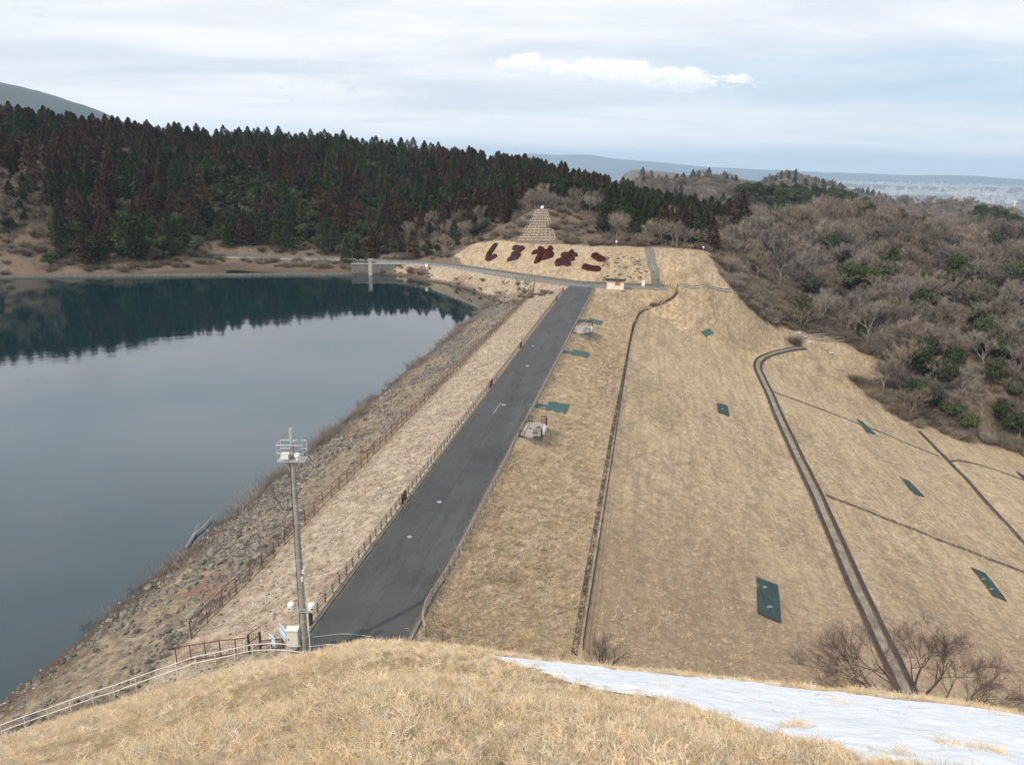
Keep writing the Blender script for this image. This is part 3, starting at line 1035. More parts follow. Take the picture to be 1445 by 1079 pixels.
# crest road
cl = [Vector((*XY(u, -17.1), 0.0)) for u in np.arange(30, 196.1, 2)]
rb = MB(); strip(rb, cl, -3.28, 3.3, 0.0, follow=False, th=.3)
road = rb.build('road', M['asphalt']); tag(road, kind='structure')
# pale kerb lines
for off in (-3.42, 3.42):
    kb = MB(); strip(kb, cl[:80], off - .10, off + .10, 0.10, follow=False, th=.35)
    tag(kb.build('kerb', M['concrete_dark']), kind='structure')
# cross road on the far side
cpts = resample(smooth_path([Vector(c) for c in CROSS], 2), 3)
cb = MB(); strip(cb, cpts, -2.7, 3.0, 0.012, follow=False, th=.25)
tag(cb.build('cross_road', M['asphalt_grey']), kind='structure')
wb = MB(); strip(wb, cpts, 3.05, 3.40, 0.62, follow=False, th=1.0)
tag(wb.build('retaining_wall', M['concrete_dark']), 'low stained concrete wall along the foot of the hedge bank', 'wall')
wb = MB(); strip(wb, cpts[len(cpts) // 3:], -3.0, -2.75, 0.35, follow=False, th=.6)
tag(wb.build('kerb', M['concrete']), kind='structure')
# white marks and covers on the road
for i, (px, py, L, w) in enumerate([(744, 516, .5, .6), (752, 488, .5, .5), (711, 571, .5, .55), (620, 708, .35, .45), (578, 757, .3, .4), (708, 577, 1, 1)]):
    p = at_z(px, py, 0)
    b = MB()
    if i < 5:
        b.tube([(p[0], p[1], -.05), (p[0], p[1], .016)], w / 2, 14)
        o = b.build('road_cover', M['manhole'], origin=(p[0], p[1], 0))
        tag(o, ['pale round cover in the road beside the middle green path mat', 'small pale cover in the road nearest the far junction', 'pale cover at the end of the white line on the road', 'small pale cover low in the near part of the road', 'pale speck of a cover nearest the camera on the road'][i], 'road cover')
    else:
        u0, v0 = UV(*at_z(696, 583, 0)[:2]); u1, v1 = UV(*at_z(707, 568, 0)[:2])
        strip(b, [Vector((*XY(u0, v0), 0)), Vector((*XY(u1, v1), 0))], -.06, .06, .012, follow=False, th=.03)
        tag(b.build('lane_marking', M['road_white']), kind='structure')

# ditches and berm paths
def ditch(name, path, label, w=.55, wall=.10, cat='drain', step=1.5, mat='channel', smooth_it=2):
    pts = resample(smooth_path(Gp(path), smooth_it), step)
    root = empty(name, pts[len(pts) // 2], label, cat)
    inv = Matrix.Translation(-root.location)
    a = MB(); strip(a, [p - root.location for p in pts], 0, 0.001, 0) if False else None
    b = MB(); strip(b, pts, -w / 2, w / 2, 0.05)
    o = b.build('channel', M[mat], root); o.location = -root.location
    for s_ in (-1, 1):
        b = MB(); strip(b, pts, s_ * (w / 2 + wall) - wall / 2, s_ * (w / 2 + wall) + wall / 2, 0.13, th=.3)
        o = b.build('edging', M['ditch_edge'], root); o.location = -root.location
    return root


berm1 = [(1136, 490), (1112, 493), (1088, 499), (1073, 506), (1068, 516), (1074, 530), (1085, 552), (1096, 580), (1120, 632), (1150, 692), (1180, 762), (1208, 827), (1240, 895), (1262, 940), (1284, 990)]
_b = Gp(berm1[:-1]); _d = (_b[-1] - _b[-3]).normalized()
bp = resample(smooth_path(_b + [_b[-1] + _d * 8, _b[-1] + _d * 16], 2), 1.5)
b = MB(); strip(b, bp, -.42, .42, 0.09, th=.2)
tag(b.build('footpath', simple('berm_path', (0.17, 0.135, 0.10), (0.30, 0.24, 0.17), .7, .95, bmp=.4)), kind='structure')
for s_, lab in ((-1, 'dark drain along the downhill side of the winding slope path'), (1, 'dark drain along the uphill side of the winding slope path')):
    root = empty('drain', bp[len(bp) // 2], lab, 'drain')
    off = .78 * -s_
    b = MB(); strip(b, bp, off - .26, off + .26, 0.07)
    o = b.build('channel', M['channel'], root); o.location = -root.location
    for q in (-.30, .30):
        b = MB(); strip(b, bp, off + q - .04, off + q + .04, 0.13, th=.3)
        o = b.build('edging', M['ditch_edge'], root); o.location = -root.location
ditch('drain', [(1092, 553), (1130, 567), (1210, 597), (1262, 618), (1325, 643)], 'thin dark drain running down the slope past a small green mat to the lower path', .42)
ditch('drain', [(1166, 699), (1210, 716), (1290, 747), (1370, 778), (1446, 808), (1520, 838)], 'long thin drain crossing the slope from the winding path to the right', .42)
ditch('drain', [(1341, 651), (1372, 653), (1400, 661), (1446, 678), (1500, 698)], 'thin drain at the far right below the wood', .42)
ditch('drain', [(1296, 608), (1318, 630), (1341, 653), (1390, 706), (1446, 768), (1500, 826)], 'brown twin-edged drain crossing the lower right of the slope', .5)
ditch('drain', [(810, 924), (827, 820), (845, 719), (862, 620), (874, 560), (884, 510), (891, 470), (899, 445), (912, 431), (930, 427), (950, 420), (957, 412)], 'long dark drain below the upper grass band, curving right by the hut', .26, .06)
ditch('drain', [(952, 408.5), (985, 409.5), (1032, 410)], 'faint pale line across the grass right of the hut', .25, .1, mat='concrete')
# stepped chute right of the hedges
ch = resample(Gp([(915, 351), (919, 372), (925, 401)]), 1.0)
root = empty('stair_chute', ch[0], 'grey concrete stairway chute climbing the bank right of the hedges', 'stairs')
b = MB(); strip(b, ch, -.8, .8, .30, th=.7)
for i in range(0, len(ch) - 1):
    p = ch[i]
    b.box((p.x, p.y, p.z + .24), (1.5, .35, .22), -DAZ)
o = b.build('step_flight', M['concrete_dark'], root); o.location = -root.location
for s_ in (-1, 1):
    b = MB(); strip(b, ch, s_ * .95 - .16, s_ * .95 + .16, .42, th=.7)
    o = b.build('side_wall', M['asphalt_grey'], root); o.location = -root.location

# ------------------------------------------------------------------ green mats
MAT_POLYS = []


def mat_patch(corners, label, mat, spots=(), dz=.10, extra=None, name='ground_mat'):
    quads = [corners] + ([extra] if extra else [])
    P0 = G(*corners[0])
    root = empty(name, P0, label, 'mat', 'green mats on the dam slope')
    b = MB()
    for qd in quads:
        c = Gp(qd)
        cc = sum(c, Vector()) / 4
        MAT_POLYS.append([tuple(cc + (p - cc) * 1.0 + (p - cc).normalized() * .45) for p in c])
        n = 8
        vs = []
        for i in range(n + 1):
            for j in range(n + 1):
                s_, t = i / n, j / n
                p = c[0].lerp(c[1], s_).lerp(c[3].lerp(c[2], s_), t)
                vs.append(p)
        vs = drape(vs, dz)
        vs = [Vector((p.x, p.y, p.z + .035 * math.sin(k * 1.7))) for k, p in enumerate(vs)]
        fs = [(i * (n + 1) + j, (i + 1) * (n + 1) + j, (i + 1) * (n + 1) + j + 1, i * (n + 1) + j + 1) for i in range(n) for j in range(n)]
        b.add(vs, fs)
    o = b.build('sheet', M[mat], root); o.location = -root.location
    so = o.modifiers.new('thick', 'SOLIDIFY'); so.thickness = .05
    for (sx, sy) in spots:
        q = G(sx, sy)
        b = MB()
        b.box((q.x, q.y, q.z + dz + .05), (.8, .35, .10), .3)
        o = b.build('weight', M['mat_spot'], root); o.location = -root.location
    return root


mat_patch([(1067, 815), (1097, 826), (1102, 880), (1069, 866)], 'largest dark green mat pinned on the near grass slope', 'mat_dark', [(1077, 830), (1084, 858)])
mat_patch([(1012, 569), (1027, 573), (1029, 588), (1013, 582)], 'small dark green mat in the middle of the grass slope', 'mat_dark', [(1019, 578)])
mat_patch([(989, 469), (1001, 464), (1008, 471), (996, 476)], 'small green mat high on the slope nearest the far bank', 'mat_teal')
mat_patch([(1208, 591), (1218, 596), (1237, 614), (1224, 611)], 'green mat beside a thin drain just below the wooded edge', 'mat_dark')
mat_patch([(1269, 673), (1283, 679), (1305, 702), (1289, 697)], 'plain green mat between the winding path and the lower drain', 'mat_dark')
mat_patch([(1369, 800), (1390, 809), (1421, 849), (1401, 841)], 'green mat with pale worn patches at the lower right of the slope', 'mat_dark', [(1386, 818), (1398, 832)])
mat_patch([(1433, 665), (1448, 672), (1460, 685), (1444, 677)], 'green mat cut by the right edge of the photo', 'mat_dark')
mat_patch([(744, 571.5), (776, 573), (776, 580), (744, 576.5)], 'nearest teal path mat beside the road, broad end pointing down the slope', 'mat_teal', extra=[(774, 567.5), (804, 572), (798, 584.5), (772, 578)], name='path_mat')
mat_patch([(788, 496.5), (810, 497), (810, 501), (788, 499.5)], 'middle teal path mat beside the road', 'mat_teal', extra=[(808, 494), (832, 499), (830, 505), (808, 501)], name='path_mat')
mat_patch([(814, 452.5), (834, 452), (834, 455.5), (814, 455)], 'farthest teal path mat beside the road, next to the far stone platform', 'mat_teal', extra=[(832, 450), (851, 454), (847, 459.5), (832, 455)], name='path_mat')

# ------------------------------------------------------------------ fences
def fence(name, pts, label, post_h=1.0, spacing=2.0, rails=(.45, .9), post_r=.06, rail_r=.04, pm='log', rm='log_light', mesh=False, group=None, maxposts=98, sink=.2, square=False, cat='fence'):
    L = sum((b - a).length for a, b in zip(pts[:-1], pts[1:]))
    spacing = max(spacing, L / maxposts)
    rp = []
    acc = 0; nxt = 0
    for a, b in zip(pts[:-1], pts[1:]):
        l = (b - a).length
        while nxt <= acc + l + 1e-6:
            rp.append(a.lerp(b, (nxt - acc) / l)); nxt += spacing
        acc += l
    if (rp[-1] - pts[-1]).length > spacing * .4:
        rp.append(pts[-1].copy())
    rp = drape(rp, 0)
    root = empty(name, rp[0], label, cat, group)
    base = MB()
    if square:
        base.box((0, 0, (post_h - sink) / 2), (post_r * 2, post_r * 2, post_h + sink))
    else:
        base.tube([(0, 0, -sink), (0, 0, post_h)], [post_r, post_r * .95], 7)
    p0 = base.build('post', M[pm], root)
    for i, p in enumerate(rp):
        o = p0 if i == 0 else p0.copy()
        if i: COL.objects.link(o); o.parent = root
        o.location = p - root.location
        o.rotation_euler = (random.uniform(-.03, .03), random.uniform(-.03, .03), random.uniform(0, 3))
    for h in rails:
        b = MB()
        b.tube([p + Vector((0, 0, h + random.uniform(-.015, .015))) - root.location for p in rp], rail_r, 6)
        b.build('rail', M[rm], root)
    if mesh:
        b = MB()
        for a, c in zip(rp[:-1], rp[1:]):
            n = max(2, int((c - a).length / .22))
            d = (c - a)
            side = Vector((d.y, -d.x, 0)).normalized() * .007
            for k in range(1, n):
                q = a + d * k / n - root.location
                b.add([q - side * 0 + Vector((-.006, 0, .06)), q + Vector((.006, 0, .06)), q + Vector((.006, 0, post_h - .08)), q + Vector((-.006, 0, post_h - .08))], [(0, 1, 2, 3)])
        for h in np.arange(.15, post_h - .1, .25):
            for a, c in zip(rp[:-1], rp[1:]):
                a_ = a - root.location; c_ = c - root.location
                b.add([a_ + Vector((0, 0, h - .005)), c_ + Vector((0, 0, h - .005)), c_ + Vector((0, 0, h + .005)), a_ + Vector((0, 0, h + .005))], [(0, 1, 2, 3)])
        b.build('wire_mesh', M[rm], root)
    return root


def line_uv(u0, u1, v, n=2):
    return [Vector((*XY(u, v), 0)) for u in np.linspace(u0, u1, n)]


def dam_u(px, py):
    return UV(*at_z(px, py, 0)[:2])[0]


# tall red-brown fence on the reservoir side
pts = [Vector((*XY(u, -30.2), 0)) for u in np.arange(40.5, 200.1, 4)]
fence('mesh_fence', pts, 'tall red-brown mesh fence between the rocks and the road', 1.5, 2.0, (.08, .75, 1.46), .045, .028, 'brown_steel', 'brown_steel', mesh=True)
# low timber-look fences either side of the road
cuts = [dam_u(*p) for p in [(440, 886), (557, 706), (689, 545), (738, 490), (788, 424), (800, 411)]]
labs = ['nearest length of low log fence on the reservoir side of the road', 'second length of low log fence on the reservoir side of the road', 'third length of low log fence on the reservoir side of the road', 'fourth length of low log fence on the reservoir side of the road', 'farthest short length of low log fence on the reservoir side of the road']
for i, (a, c) in enumerate(zip(cuts[:-1], cuts[1:])):
    r_ = fence('log_fence', line_uv(a + .6, c - .6, -20.95, 8), labs[i], .85, 1.25, (.30, .55, .80), .065, .05, group='low log fences along the road')
    for uu in (a + .4, c - .4):
        e = Vector((*XY(uu, -20.75), -.05)) - r_.location
        b = MB(); b.box(e + Vector((0, 0, .45)), (.2, .2, 1.05), -DAZ); b.build('end_post', M['dark_brown'], r_)
pu = [dam_u(715, 631), dam_u(735, 597), dam_u(806, 472), dam_u(813, 459), dam_u(838, 408)]
nearp = [Vector((*XY(u, -13.4), 0)) for u in (dam_u(636, 798), pu[0] - .5)]
endp = smooth_path([G(624, 906), G(609, 905), G(599, 897), G(595, 884), G(598, 868), G(606, 852)], 2)
fence('log_fence', endp + nearp, 'long low log fence curving round the near corner of the upper grass band', .9, 1.3, (.30, .58, .85), .06, .05, group='low log fences along the road')
fence('log_fence', line_uv(pu[1] + .5, pu[2] - .5, -13.4, 8), 'low log fence on the grass side of the road between the two stone platforms', .9, 1.3, (.30, .58, .85), .06, .05, group='low log fences along the road')
fence('log_fence', line_uv(pu[3] + .5, pu[4], -13.4, 5), 'low log fence on the grass side of the road beyond the far stone platform', .9, 1.3, (.30, .58, .85), .06, .05, group='low log fences along the road')
# fence along the foot of the upper band, curving round by the hut
bf = [Vector((*XY(u, -2.9), 0)) for u in (48, 80, 110, 140, 170)]
bf += smooth_path([G(893, 470), G(899, 447), G(906, 437), G(920, 431), G(938, 426), G(952, 420), G(957, 413), G(950, 406), G(935, 400), G(926, 397)], 2)
fence('slope_fence', bf, 'brown fence following the foot of the upper grass band and looping round by the hut', 1.0, 2.0, (.12, .5, .95), .04, .03, 'dark_brown', 'dark_brown')

# pale handrail of the steps along the foot of the near hill
def near_foot(px, py, r):
    p = at_r(px, py, r)
    return Vector((p[0], p[1], Hs(p[0], p[1])))


rail_pts = [near_foot(-70, 1056, 50), near_foot(0, 1038, 49.5), near_foot(110, 1004, 48), near_foot(230, 967, 46.5), near_foot(330, 934, 44.5), near_foot(386, 917, 43), near_foot(408, 912, 42), near_foot(440, 912, 41.5), near_foot(475, 910, 41.5), near_foot(500, 911, 41)]
rail_root = fence('handrail', rail_pts, 'pale pink-white two-bar handrail descending along the foot of the near hill', .95, 1.35, (.48, .93), .032, .030, 'pale_rail', 'pale_rail')

# ------------------------------------------------------------------ communications pole
pb = near_foot(431, 914, 41.0)
_, m_top = azm(420, 606)
pole_top = CAMZ - m_top * math.hypot(pb.x, pb.y)
ph = pole_top - pb.z + .1
print('pole', tuple(pb), ph)
pole = empty('antenna_pole', pb, 'tall grey concrete pole topped by a railed antenna platform', 'pole')
b = MB(); b.tube([(0, 0, -.5), (0, 0, ph * .5), (0, 0, ph - .9)], [.20, .16, .115], 20)
b.build('shaft', M['concrete_pole'], pole, smooth=False)
b = MB(); b.tube([(0, 0, ph - 1.0), (0, 0, ph)], [.085, .085], 12)
for k in range(4):
    b.tube([(0, 0, ph - .15 - k * .14), (0, 0, ph - .10 - k * .14)], .10, 12)
b.build('top_antenna', M['galv'], pole)
for h in (1.1, 2.1, 3.2, 4.1, 5.6, 6.6, 7.4, 8.6, 9.8, 10.9, 12.0):
    b = MB(); rr = .215 - .09 * h / ph + .012
    b.tube([(0, 0, h), (0, 0, h + .06)], rr, 18); b.build('steel_band', M['galv'], pole)
# climbing pegs
b = MB()
for k in range(26):
    h = 1.8 + k * .42
    if h < ph - 2.2:
        s_ = 1 if k % 2 else -1
        b.tube([(s_ * .15, 0, h), (s_ * .36, 0, h + .02)], .012, 5)
b.build('climbing_pegs', M['galv'], pole)
# cables clipped to the shaft
b = MB()
b.tube([(-.25, -.02, .3), (-.21, -.02, ph * .5), (-.16, -.02, ph - 1.8)], .02, 6)
b.tube([(-.20, -.12, .3), (-.18, -.11, ph * .45), (-.13, -.1, ph - 1.8)], .014, 6)
b.build('cable', M['dark_brown'], pole)
b = MB(); b.tube([(.33, -.12, .9), (.31, -.12, 4.05)], .03, 8); b.build('conduit', M['white'], pole)
# platform
pz = ph - 1.85
def platform():
    b = MB()
    w, d = .74, .40
    for y in np.linspace(-d, d, 9):
        b.box((0, y, pz), (2 * w, .045, .03))
    for x in (-w, 0, w):
        b.box((x, 0, pz - .03), (.06, 2 * d, .06))
    b.build('platform_deck', M['galv'], pole)
    b = MB()
    for x, y in [(-w, -d), (w, -d), (w, d), (-w, d), (0, d)]:
        b.tube([(x, y, pz), (x, y, pz + 1.0 + (0.35 if x > 0 and y < 0 else 0))], .025, 7)
    for h in (.5, 1.0):
        for p, q in [((-w, -d), (w, -d)), ((w, -d), (w, d)), ((w, d), (-w, d)), ((-w, d), (-w, -d))]:
            if h == .5 or p != (w, -d):
                b.tube([(*p, pz + h), (*q, pz + h)], .018, 6)
    b.build('guard_rail', M['galv'], pole)
    for s_ in (-1, 1):
        b = MB(); b.tube([(s_ * .16, 0, pz - .75), (s_ * .5, 0, pz - .03)], .028, 6); b.build('brace', M['galv'], pole)
    b = MB(); b.box((-.34, -.2, pz + .28), (.42, .32, .32)); b.build('equipment_box', M['cabinet'], pole)
    b = MB(); b.tube([(.36, -.25, pz + .02), (.36, -.25, pz + .22)], .08, 10); b.dome((.36, -.25, pz + .33), .17, full=True); b.build('camera_dome', M['white'], pole, smooth=True)
    b = MB(); b.box((-.02, .25, pz + .5), (.2, .2, .9)); b.build('antenna_panel', M['galv'], pole)


platform()
# lower arm with two cameras
az_ = 4.0
b = MB(); b.box((0, -.24, az_), (1.55, .06, .06)); b.box((0, -.24, az_ + .14), (.5, .05, .05)); b.build('crossarm', M['galv'], pole)
for s_ in (-1, 1):
    b = MB(); x = s_ * .62
    b.tube([(x, -.24, az_), (x, -.24, az_ + .22)], .05, 8)
    b.tube([(x, -.24, az_ + .22), (x, -.24, az_ + .50)], [.20, .21], 16); b.dome((x, -.24, az_ + .50), .21, .75)
    o = b.build('camera_housing', M['white'], pole, smooth=False)
    b = MB(); b.dome((x + s_ * .02, -.30, az_ + .30), .15, 1.0, full=True); o2 = b.build('lens_dome', M['dark_glass'], pole, smooth=True)
b = MB(); b.box((.14, -.18, 6.2), (.10, .12, .3)); b.box((.22, -.18, 6.7), (.1, .1, .22)); b.build('junction_box', M['cabinet'], pole)
# cabinet on the left side of the shaft
cab = MB()
cab.box((-.66, -.12, 2.15), (.68, .42, 1.12)); cab.box((-.66, -.14, 2.74), (.76, .54, .08), 0)
o = cab.build('cabinet', M['cabinet'], pole)
bv = o.modifiers.new('bevel', 'BEVEL'); bv.width = .015; bv.segments = 2
b = MB(); b.box((-.90, -.345, 2.1), (.05, .03, .14)); b.build('latch', M['dark_brown'], o)
b = MB(); b.box((-.66, -.337, 2.15), (.60, .012, 1.0)); b.build('door_panel', M['cabinet'], o)
b = MB()
for h in (1.85, 2.45):
    b.box((-.30, 0, h), (.22, .08, .06))
b.build('bracket', M['galv'], pole)
wb = MB(); wb.box((.48, -.10, .42), (.34, .30, .95)); wb.box((.48, -.11, .91), (.40, .38, .05))
o = wb.build('meter_cabinet', M['white'], pole); bv = o.modifiers.new('bevel', 'BEVEL'); bv.width = .02; bv.segments = 2
# notice boards behind the rail
def board(px, py, r, w, h, lift, rz, label, stripes):
    p = at_r(px, py, r); z = Hs(p[0], p[1])
    root = empty('notice_board', (p[0], p[1], z), label, 'sign', None, rz)
    for x in (-w * .32, w * .32):
        b = MB(); b.tube([(x, .04, -.2), (x, .04, lift + h * .8)], .03, 7); b.build('post', M['dark_brown'], root)
    b = MB(); b.box((0, 0, lift + h / 2), (w, .03, h)); b.build('panel', M['sign_white'], root)
    for (z0, hh, x0, ww) in stripes:
        b = MB(); b.box((x0, -.019, lift + z0), (ww, .006, hh)); b.build('printed_band', M['sign_blue'], root)
    return root


board(400, 906, 43.2, 1.0, .95, .75, R(-52), 'upright pale blue notice board behind the handrail left of the pole cabinet', [(.18, .26, 0, .98), (.80, .24, 0, .98), (.45, .07, -.1, .6)])
board(385, 914, 43.8, .8, .7, .35, R(-45), 'smaller pale blue notice board lower down beside the red gate', [(.15, .2, 0, .78), (.58, .16, 0, .78)])
# slack rope across the road end
rp = [Vector(at_z(441, 898.5, .08)), Vector(at_z(458, 896.5, .06)), Vector(at_z(480, 893.5, .06)), Vector(at_z(500, 894.5, .05)), Vector(at_z(524, 897.5, .05))]
b = MB(); b.tube(smooth_path(rp, 2), .018, 6)
tag(b.build('barrier_rope', M['galv']), 'thin pale rope slung across the near end of the road', 'rope')
# red-brown steel gate fence running from the mesh fence to the pole
def gate():
    a = G(250, 936); c = near_foot(352, 920, 44.6); d = near_foot(368, 918, 44.2); e = near_foot(386, 916, 43.8)
    fp = drape([a, a.lerp(c, .5), c], 0)
    fence('steel_fence', fp, 'short red-brown steel mesh fence joining the tall fence to the gate', 1.25, 1.15, (.10, 1.22), .04, .035, 'brown_steel', 'brown_steel', mesh=True)
    root = empty('gate', c, 'half open dark red-brown gate beside the notice boards', 'gate')
    for q, h in ((c, 1.35), (d, 1.4)):
        b = MB(); z = Hs(q.x, q.y); b.box((q.x, q.y, z + h / 2 - .1), (.11, .11, h + .3)); o = b.build('gate_post', M['dark_brown'], root); o.location = -root.location
    b = MB()
    z0 = Hs(c.x, c.y); lp = [Vector((c.x, c.y, z0)), Vector((c.x + .5, c.y + .9, z0))]
    for h in (.15, .8, 1.45):
        b.tube([p + Vector((0, 0, h)) for p in lp], .03, 6)
    for t in np.linspace(0, 1, 8):
        q = lp[0].lerp(lp[1], t); b.tube([q + Vector((0, 0, .15)), q + Vector((0, 0, 1.45))], .016, 5)
    o = b.build('gate_leaf', M['brown_steel'], root); o.location = -root.location
    fence('steel_fence', drape([d, d.lerp(e, .5), e, near_foot(402, 914, 43.2)], 0), 'low dark red fence panel between the gate and the pole', .8, .9, (.1, .42, .76), .035, .04, 'brown_steel', 'brown_steel', mesh=True)


gate()

# ------------------------------------------------------------------ hut, signs, lamps
def hut():
    hb = at_z(868, 408.5, -.05)
    p = Vector((hb[0], hb[1], 0.0)); p.z = max(Hs(p.x, p.y), 0) + .02
    r_ = math.hypot(p.x, p.y); k = r_ * 1.0 / FPX
    w = 23.5 * k * 1.02; h = 2.15; d = 2.4
    rz = -math.atan2(p.x, p.y) * 0.9
    root = empty('hut', p, 'small cream hut with a flat dark roof at the far end of the road', 'hut', None, rz)
    b = MB(); b.box((0, d / 2, h / 2 - .1), (w, d, h + .2)); wl = b.build('wall', M['hut_wall'], root)
    b = MB()
    rt = Matrix.Rotation(R(-5), 3, 'X')
    b.box((.0, d / 2 - .15, h + .32), (w + 1.1, d + 1.4, .14), rot=rt); b.build('roof', M['hut_roof'], root)
    b = MB(); b.box((0, -.36, h + .22), (w + 1.0, .10, .22)); b.build('fascia', M['hut_roof'], root)
    b = MB(); b.box((.55, -.03, h - .62), (1.25, .06, .85)); b.build('notice_panel', M['orange'], root)
    b = MB(); b.box((.55, -.05, h - 1.07), (1.4, .10, .05)); b.build('counter', M['brown_steel'], root)
    b = MB(); b.box((-1.3, -.02, .95), (.8, .04, 1.75)); b.build('door', M['cabinet'], root)
    b = MB()
    for x in (-w / 2 + .08, w / 2 - .08):
        b.box((x, -.02, h / 2), (.12, .06, h))
    b.build('corner_trim', M['hut_wall'], root)
    b = MB(); b.box((0, d / 2 - .2, -.1), (w + .5, d + .5, .16)); b.build('plinth', M['concrete'], root)


hut()


def lamp(px, py, hpx, label, r=.2):
    p = G(px, py); L = math.hypot(p.x, p.y) / FPX
    root = empty('marker_lamp', p, label, 'lamp')
    b = MB(); b.tube([(0, 0, -.3), (0, 0, hpx * L)], .045, 7); b.build('post', M['galv'], root)
    b = MB(); b.dome((0, 0, hpx * L + r * .6), r, 1.15, full=True); b.build('lamp_globe', M['white'], root, smooth=True)


lamp(869.5, 348, 6, 'white globe on a thin post at the top of the hedge bank', .30)
lamp(992, 357, 7, 'white globe on a thin post at the edge of the wood right of the bank', .25)
p = at_z(907.5, 404.5, 0)
root = empty('signpost', (p[0], p[1], Hs(p[0], p[1])), 'small white pointed signboard standing right of the hut', 'sign')
b = MB(); b.add([(-.42, 0, .5), (.42, 0, .5), (.42, 0, 1.5), (0, 0, 2.1), (-.42, 0, 1.5), (-.42, .05, .5), (.42, .05, .5), (.42, .05, 1.5), (0, .05, 2.1), (-.42, .05, 1.5)], [(0, 1, 2, 3, 4), (9, 8, 7, 6, 5), (0, 5, 6, 1), (1, 6, 7, 2), (2, 7, 8, 3), (3, 8, 9, 4), (4, 9, 5, 0)]); b.build('board', M['white'], root)
for x in (-.35, .35):
    b = MB(); b.tube([(x, .02, -.2), (x, .02, .6)], .04, 6); b.build('leg', M['white'], root)
for i, (px, py, lab) in enumerate([(377, 378.5, ''), (602, 377, 'small white box on the wall beside the lake corner')]):
    if i == 1:
        q = G(px, py)
        b = MB(); b.box((0, 0, .5), (.9, .5, 1.0)); b.box((0, 0, 1.03), (1.05, .62, .07)); o = b.build('utility_box', M['white'], origin=(0, 0, 0)); o.location = q
        tag(o, lab, 'box')

# ------------------------------------------------------------------ stone platforms beside the road
def stone_platform(px4, label, seed):
    c = [Vector(at_z(x, y, -.25)) for x, y in px4]
    uvs = [UV(p.x, p.y) for p in c]
    u0 = (uvs[0][0] + uvs[3][0]) / 2; u1 = (uvs[1][0] + uvs[2][0]) / 2
    v0 = max((uvs[0][1] + uvs[1][1]) / 2, -13.35); v1 = (uvs[2][1] + uvs[3][1]) / 2
    o_ = Vector((*XY(u0, v0), -.37))
    root = empty('viewing_platform', o_, label, 'platform', None, -DAZ)
    Lx, Ly = v1 - v0, u1 - u0
    print('platform', Lx, Ly, o_)
    b = MB(); b.box((Lx / 2, Ly / 2, -1.3), (Lx, Ly, 2.7)); b.build('base', M['concrete_dark'], root)
    for (cx, cy, sx, sy) in [(Lx / 2, .12, Lx + .1, .26), (Lx / 2, Ly - .12, Lx + .1, .26), (.12, Ly / 2, .26, Ly - .5), (Lx - .12, Ly / 2, .26, Ly - .5)]:
        b = MB(); b.box((cx, cy, .14), (sx, sy, .22)); b.build('rim', M['concrete'], root)
    b = MB(); b.box((Lx / 2, Ly / 2, .06), (Lx - .5, Ly - .5, .07)); b.build('gravel_bed', M['gravel'], root)
    for (fx, fy, rr) in [(.62, .32, .33), (.68, .72, .30), (.3, .6, .2)]:
        b = MB(); b.dome((Lx * fx, Ly * fy, .10), rr, .55); b.tube([(Lx * fx, Ly * fy, .09), (Lx * fx, Ly * fy, .2)], rr * .9, 12)
        b.build('stone_block', M['rock'], root)
    # short lattice screens round the far corners and little dark boxes
    def screen(x0, y0, x1, y1, h=1.15):
        b = MB(); n = max(2, int(math.hypot(x1 - x0, y1 - y0) / .16))
        for k in range(n + 1):
            t = k / n; x = x0 + (x1 - x0) * t; y = y0 + (y1 - y0) * t
            b.box((x, y, h / 2), (.05, .05, h))
        for hh in (.25, h - .04):
            b.box(((x0 + x1) / 2, (y0 + y1) / 2, hh), (abs(x1 - x0) + .06, abs(y1 - y0) + .06, .07))
        b.build('lattice_screen', M['dark_brown'], root)
    screen(Lx * .66, -.2, Lx + .1, -.2); screen(Lx + .12, -.2, Lx + .12, Ly * .18)
    screen(Lx + .12, Ly * .8, Lx + .12, Ly + .1); screen(Lx * .75, Ly + .15, Lx + .1, Ly + .15)
    screen(-.15, -.4, .45, -.4, 1.0); screen(-.15, Ly + .4, .6, Ly + .4, 1.0)
    b = MB(); b.tube([(Lx + .1, Ly * .3, .2), (Lx + .1, Ly * .75, .2)], .26, 10); b.build('pale_stone', M['pale_rock'], root)


stone_platform([(723, 614.5), (732, 596.5), (768, 597.5), (765, 617)], 'nearer stone-paved platform beside the road with dark corner screens', 1)
stone_platform([(805, 469.5), (810.5, 459.5), (835, 459), (832.5, 470.5)], 'farther stone-paved platform beside the road with dark corner screens', 2)
print('objects1', time.time() - T0)

# ------------------------------------------------------------------ plant prototypes (mesh data, linked only through the things that use them)
def rv(s=1.0):
    return Vector((random.uniform(-s, s), random.uniform(-s, s), random.uniform(-s, s)))


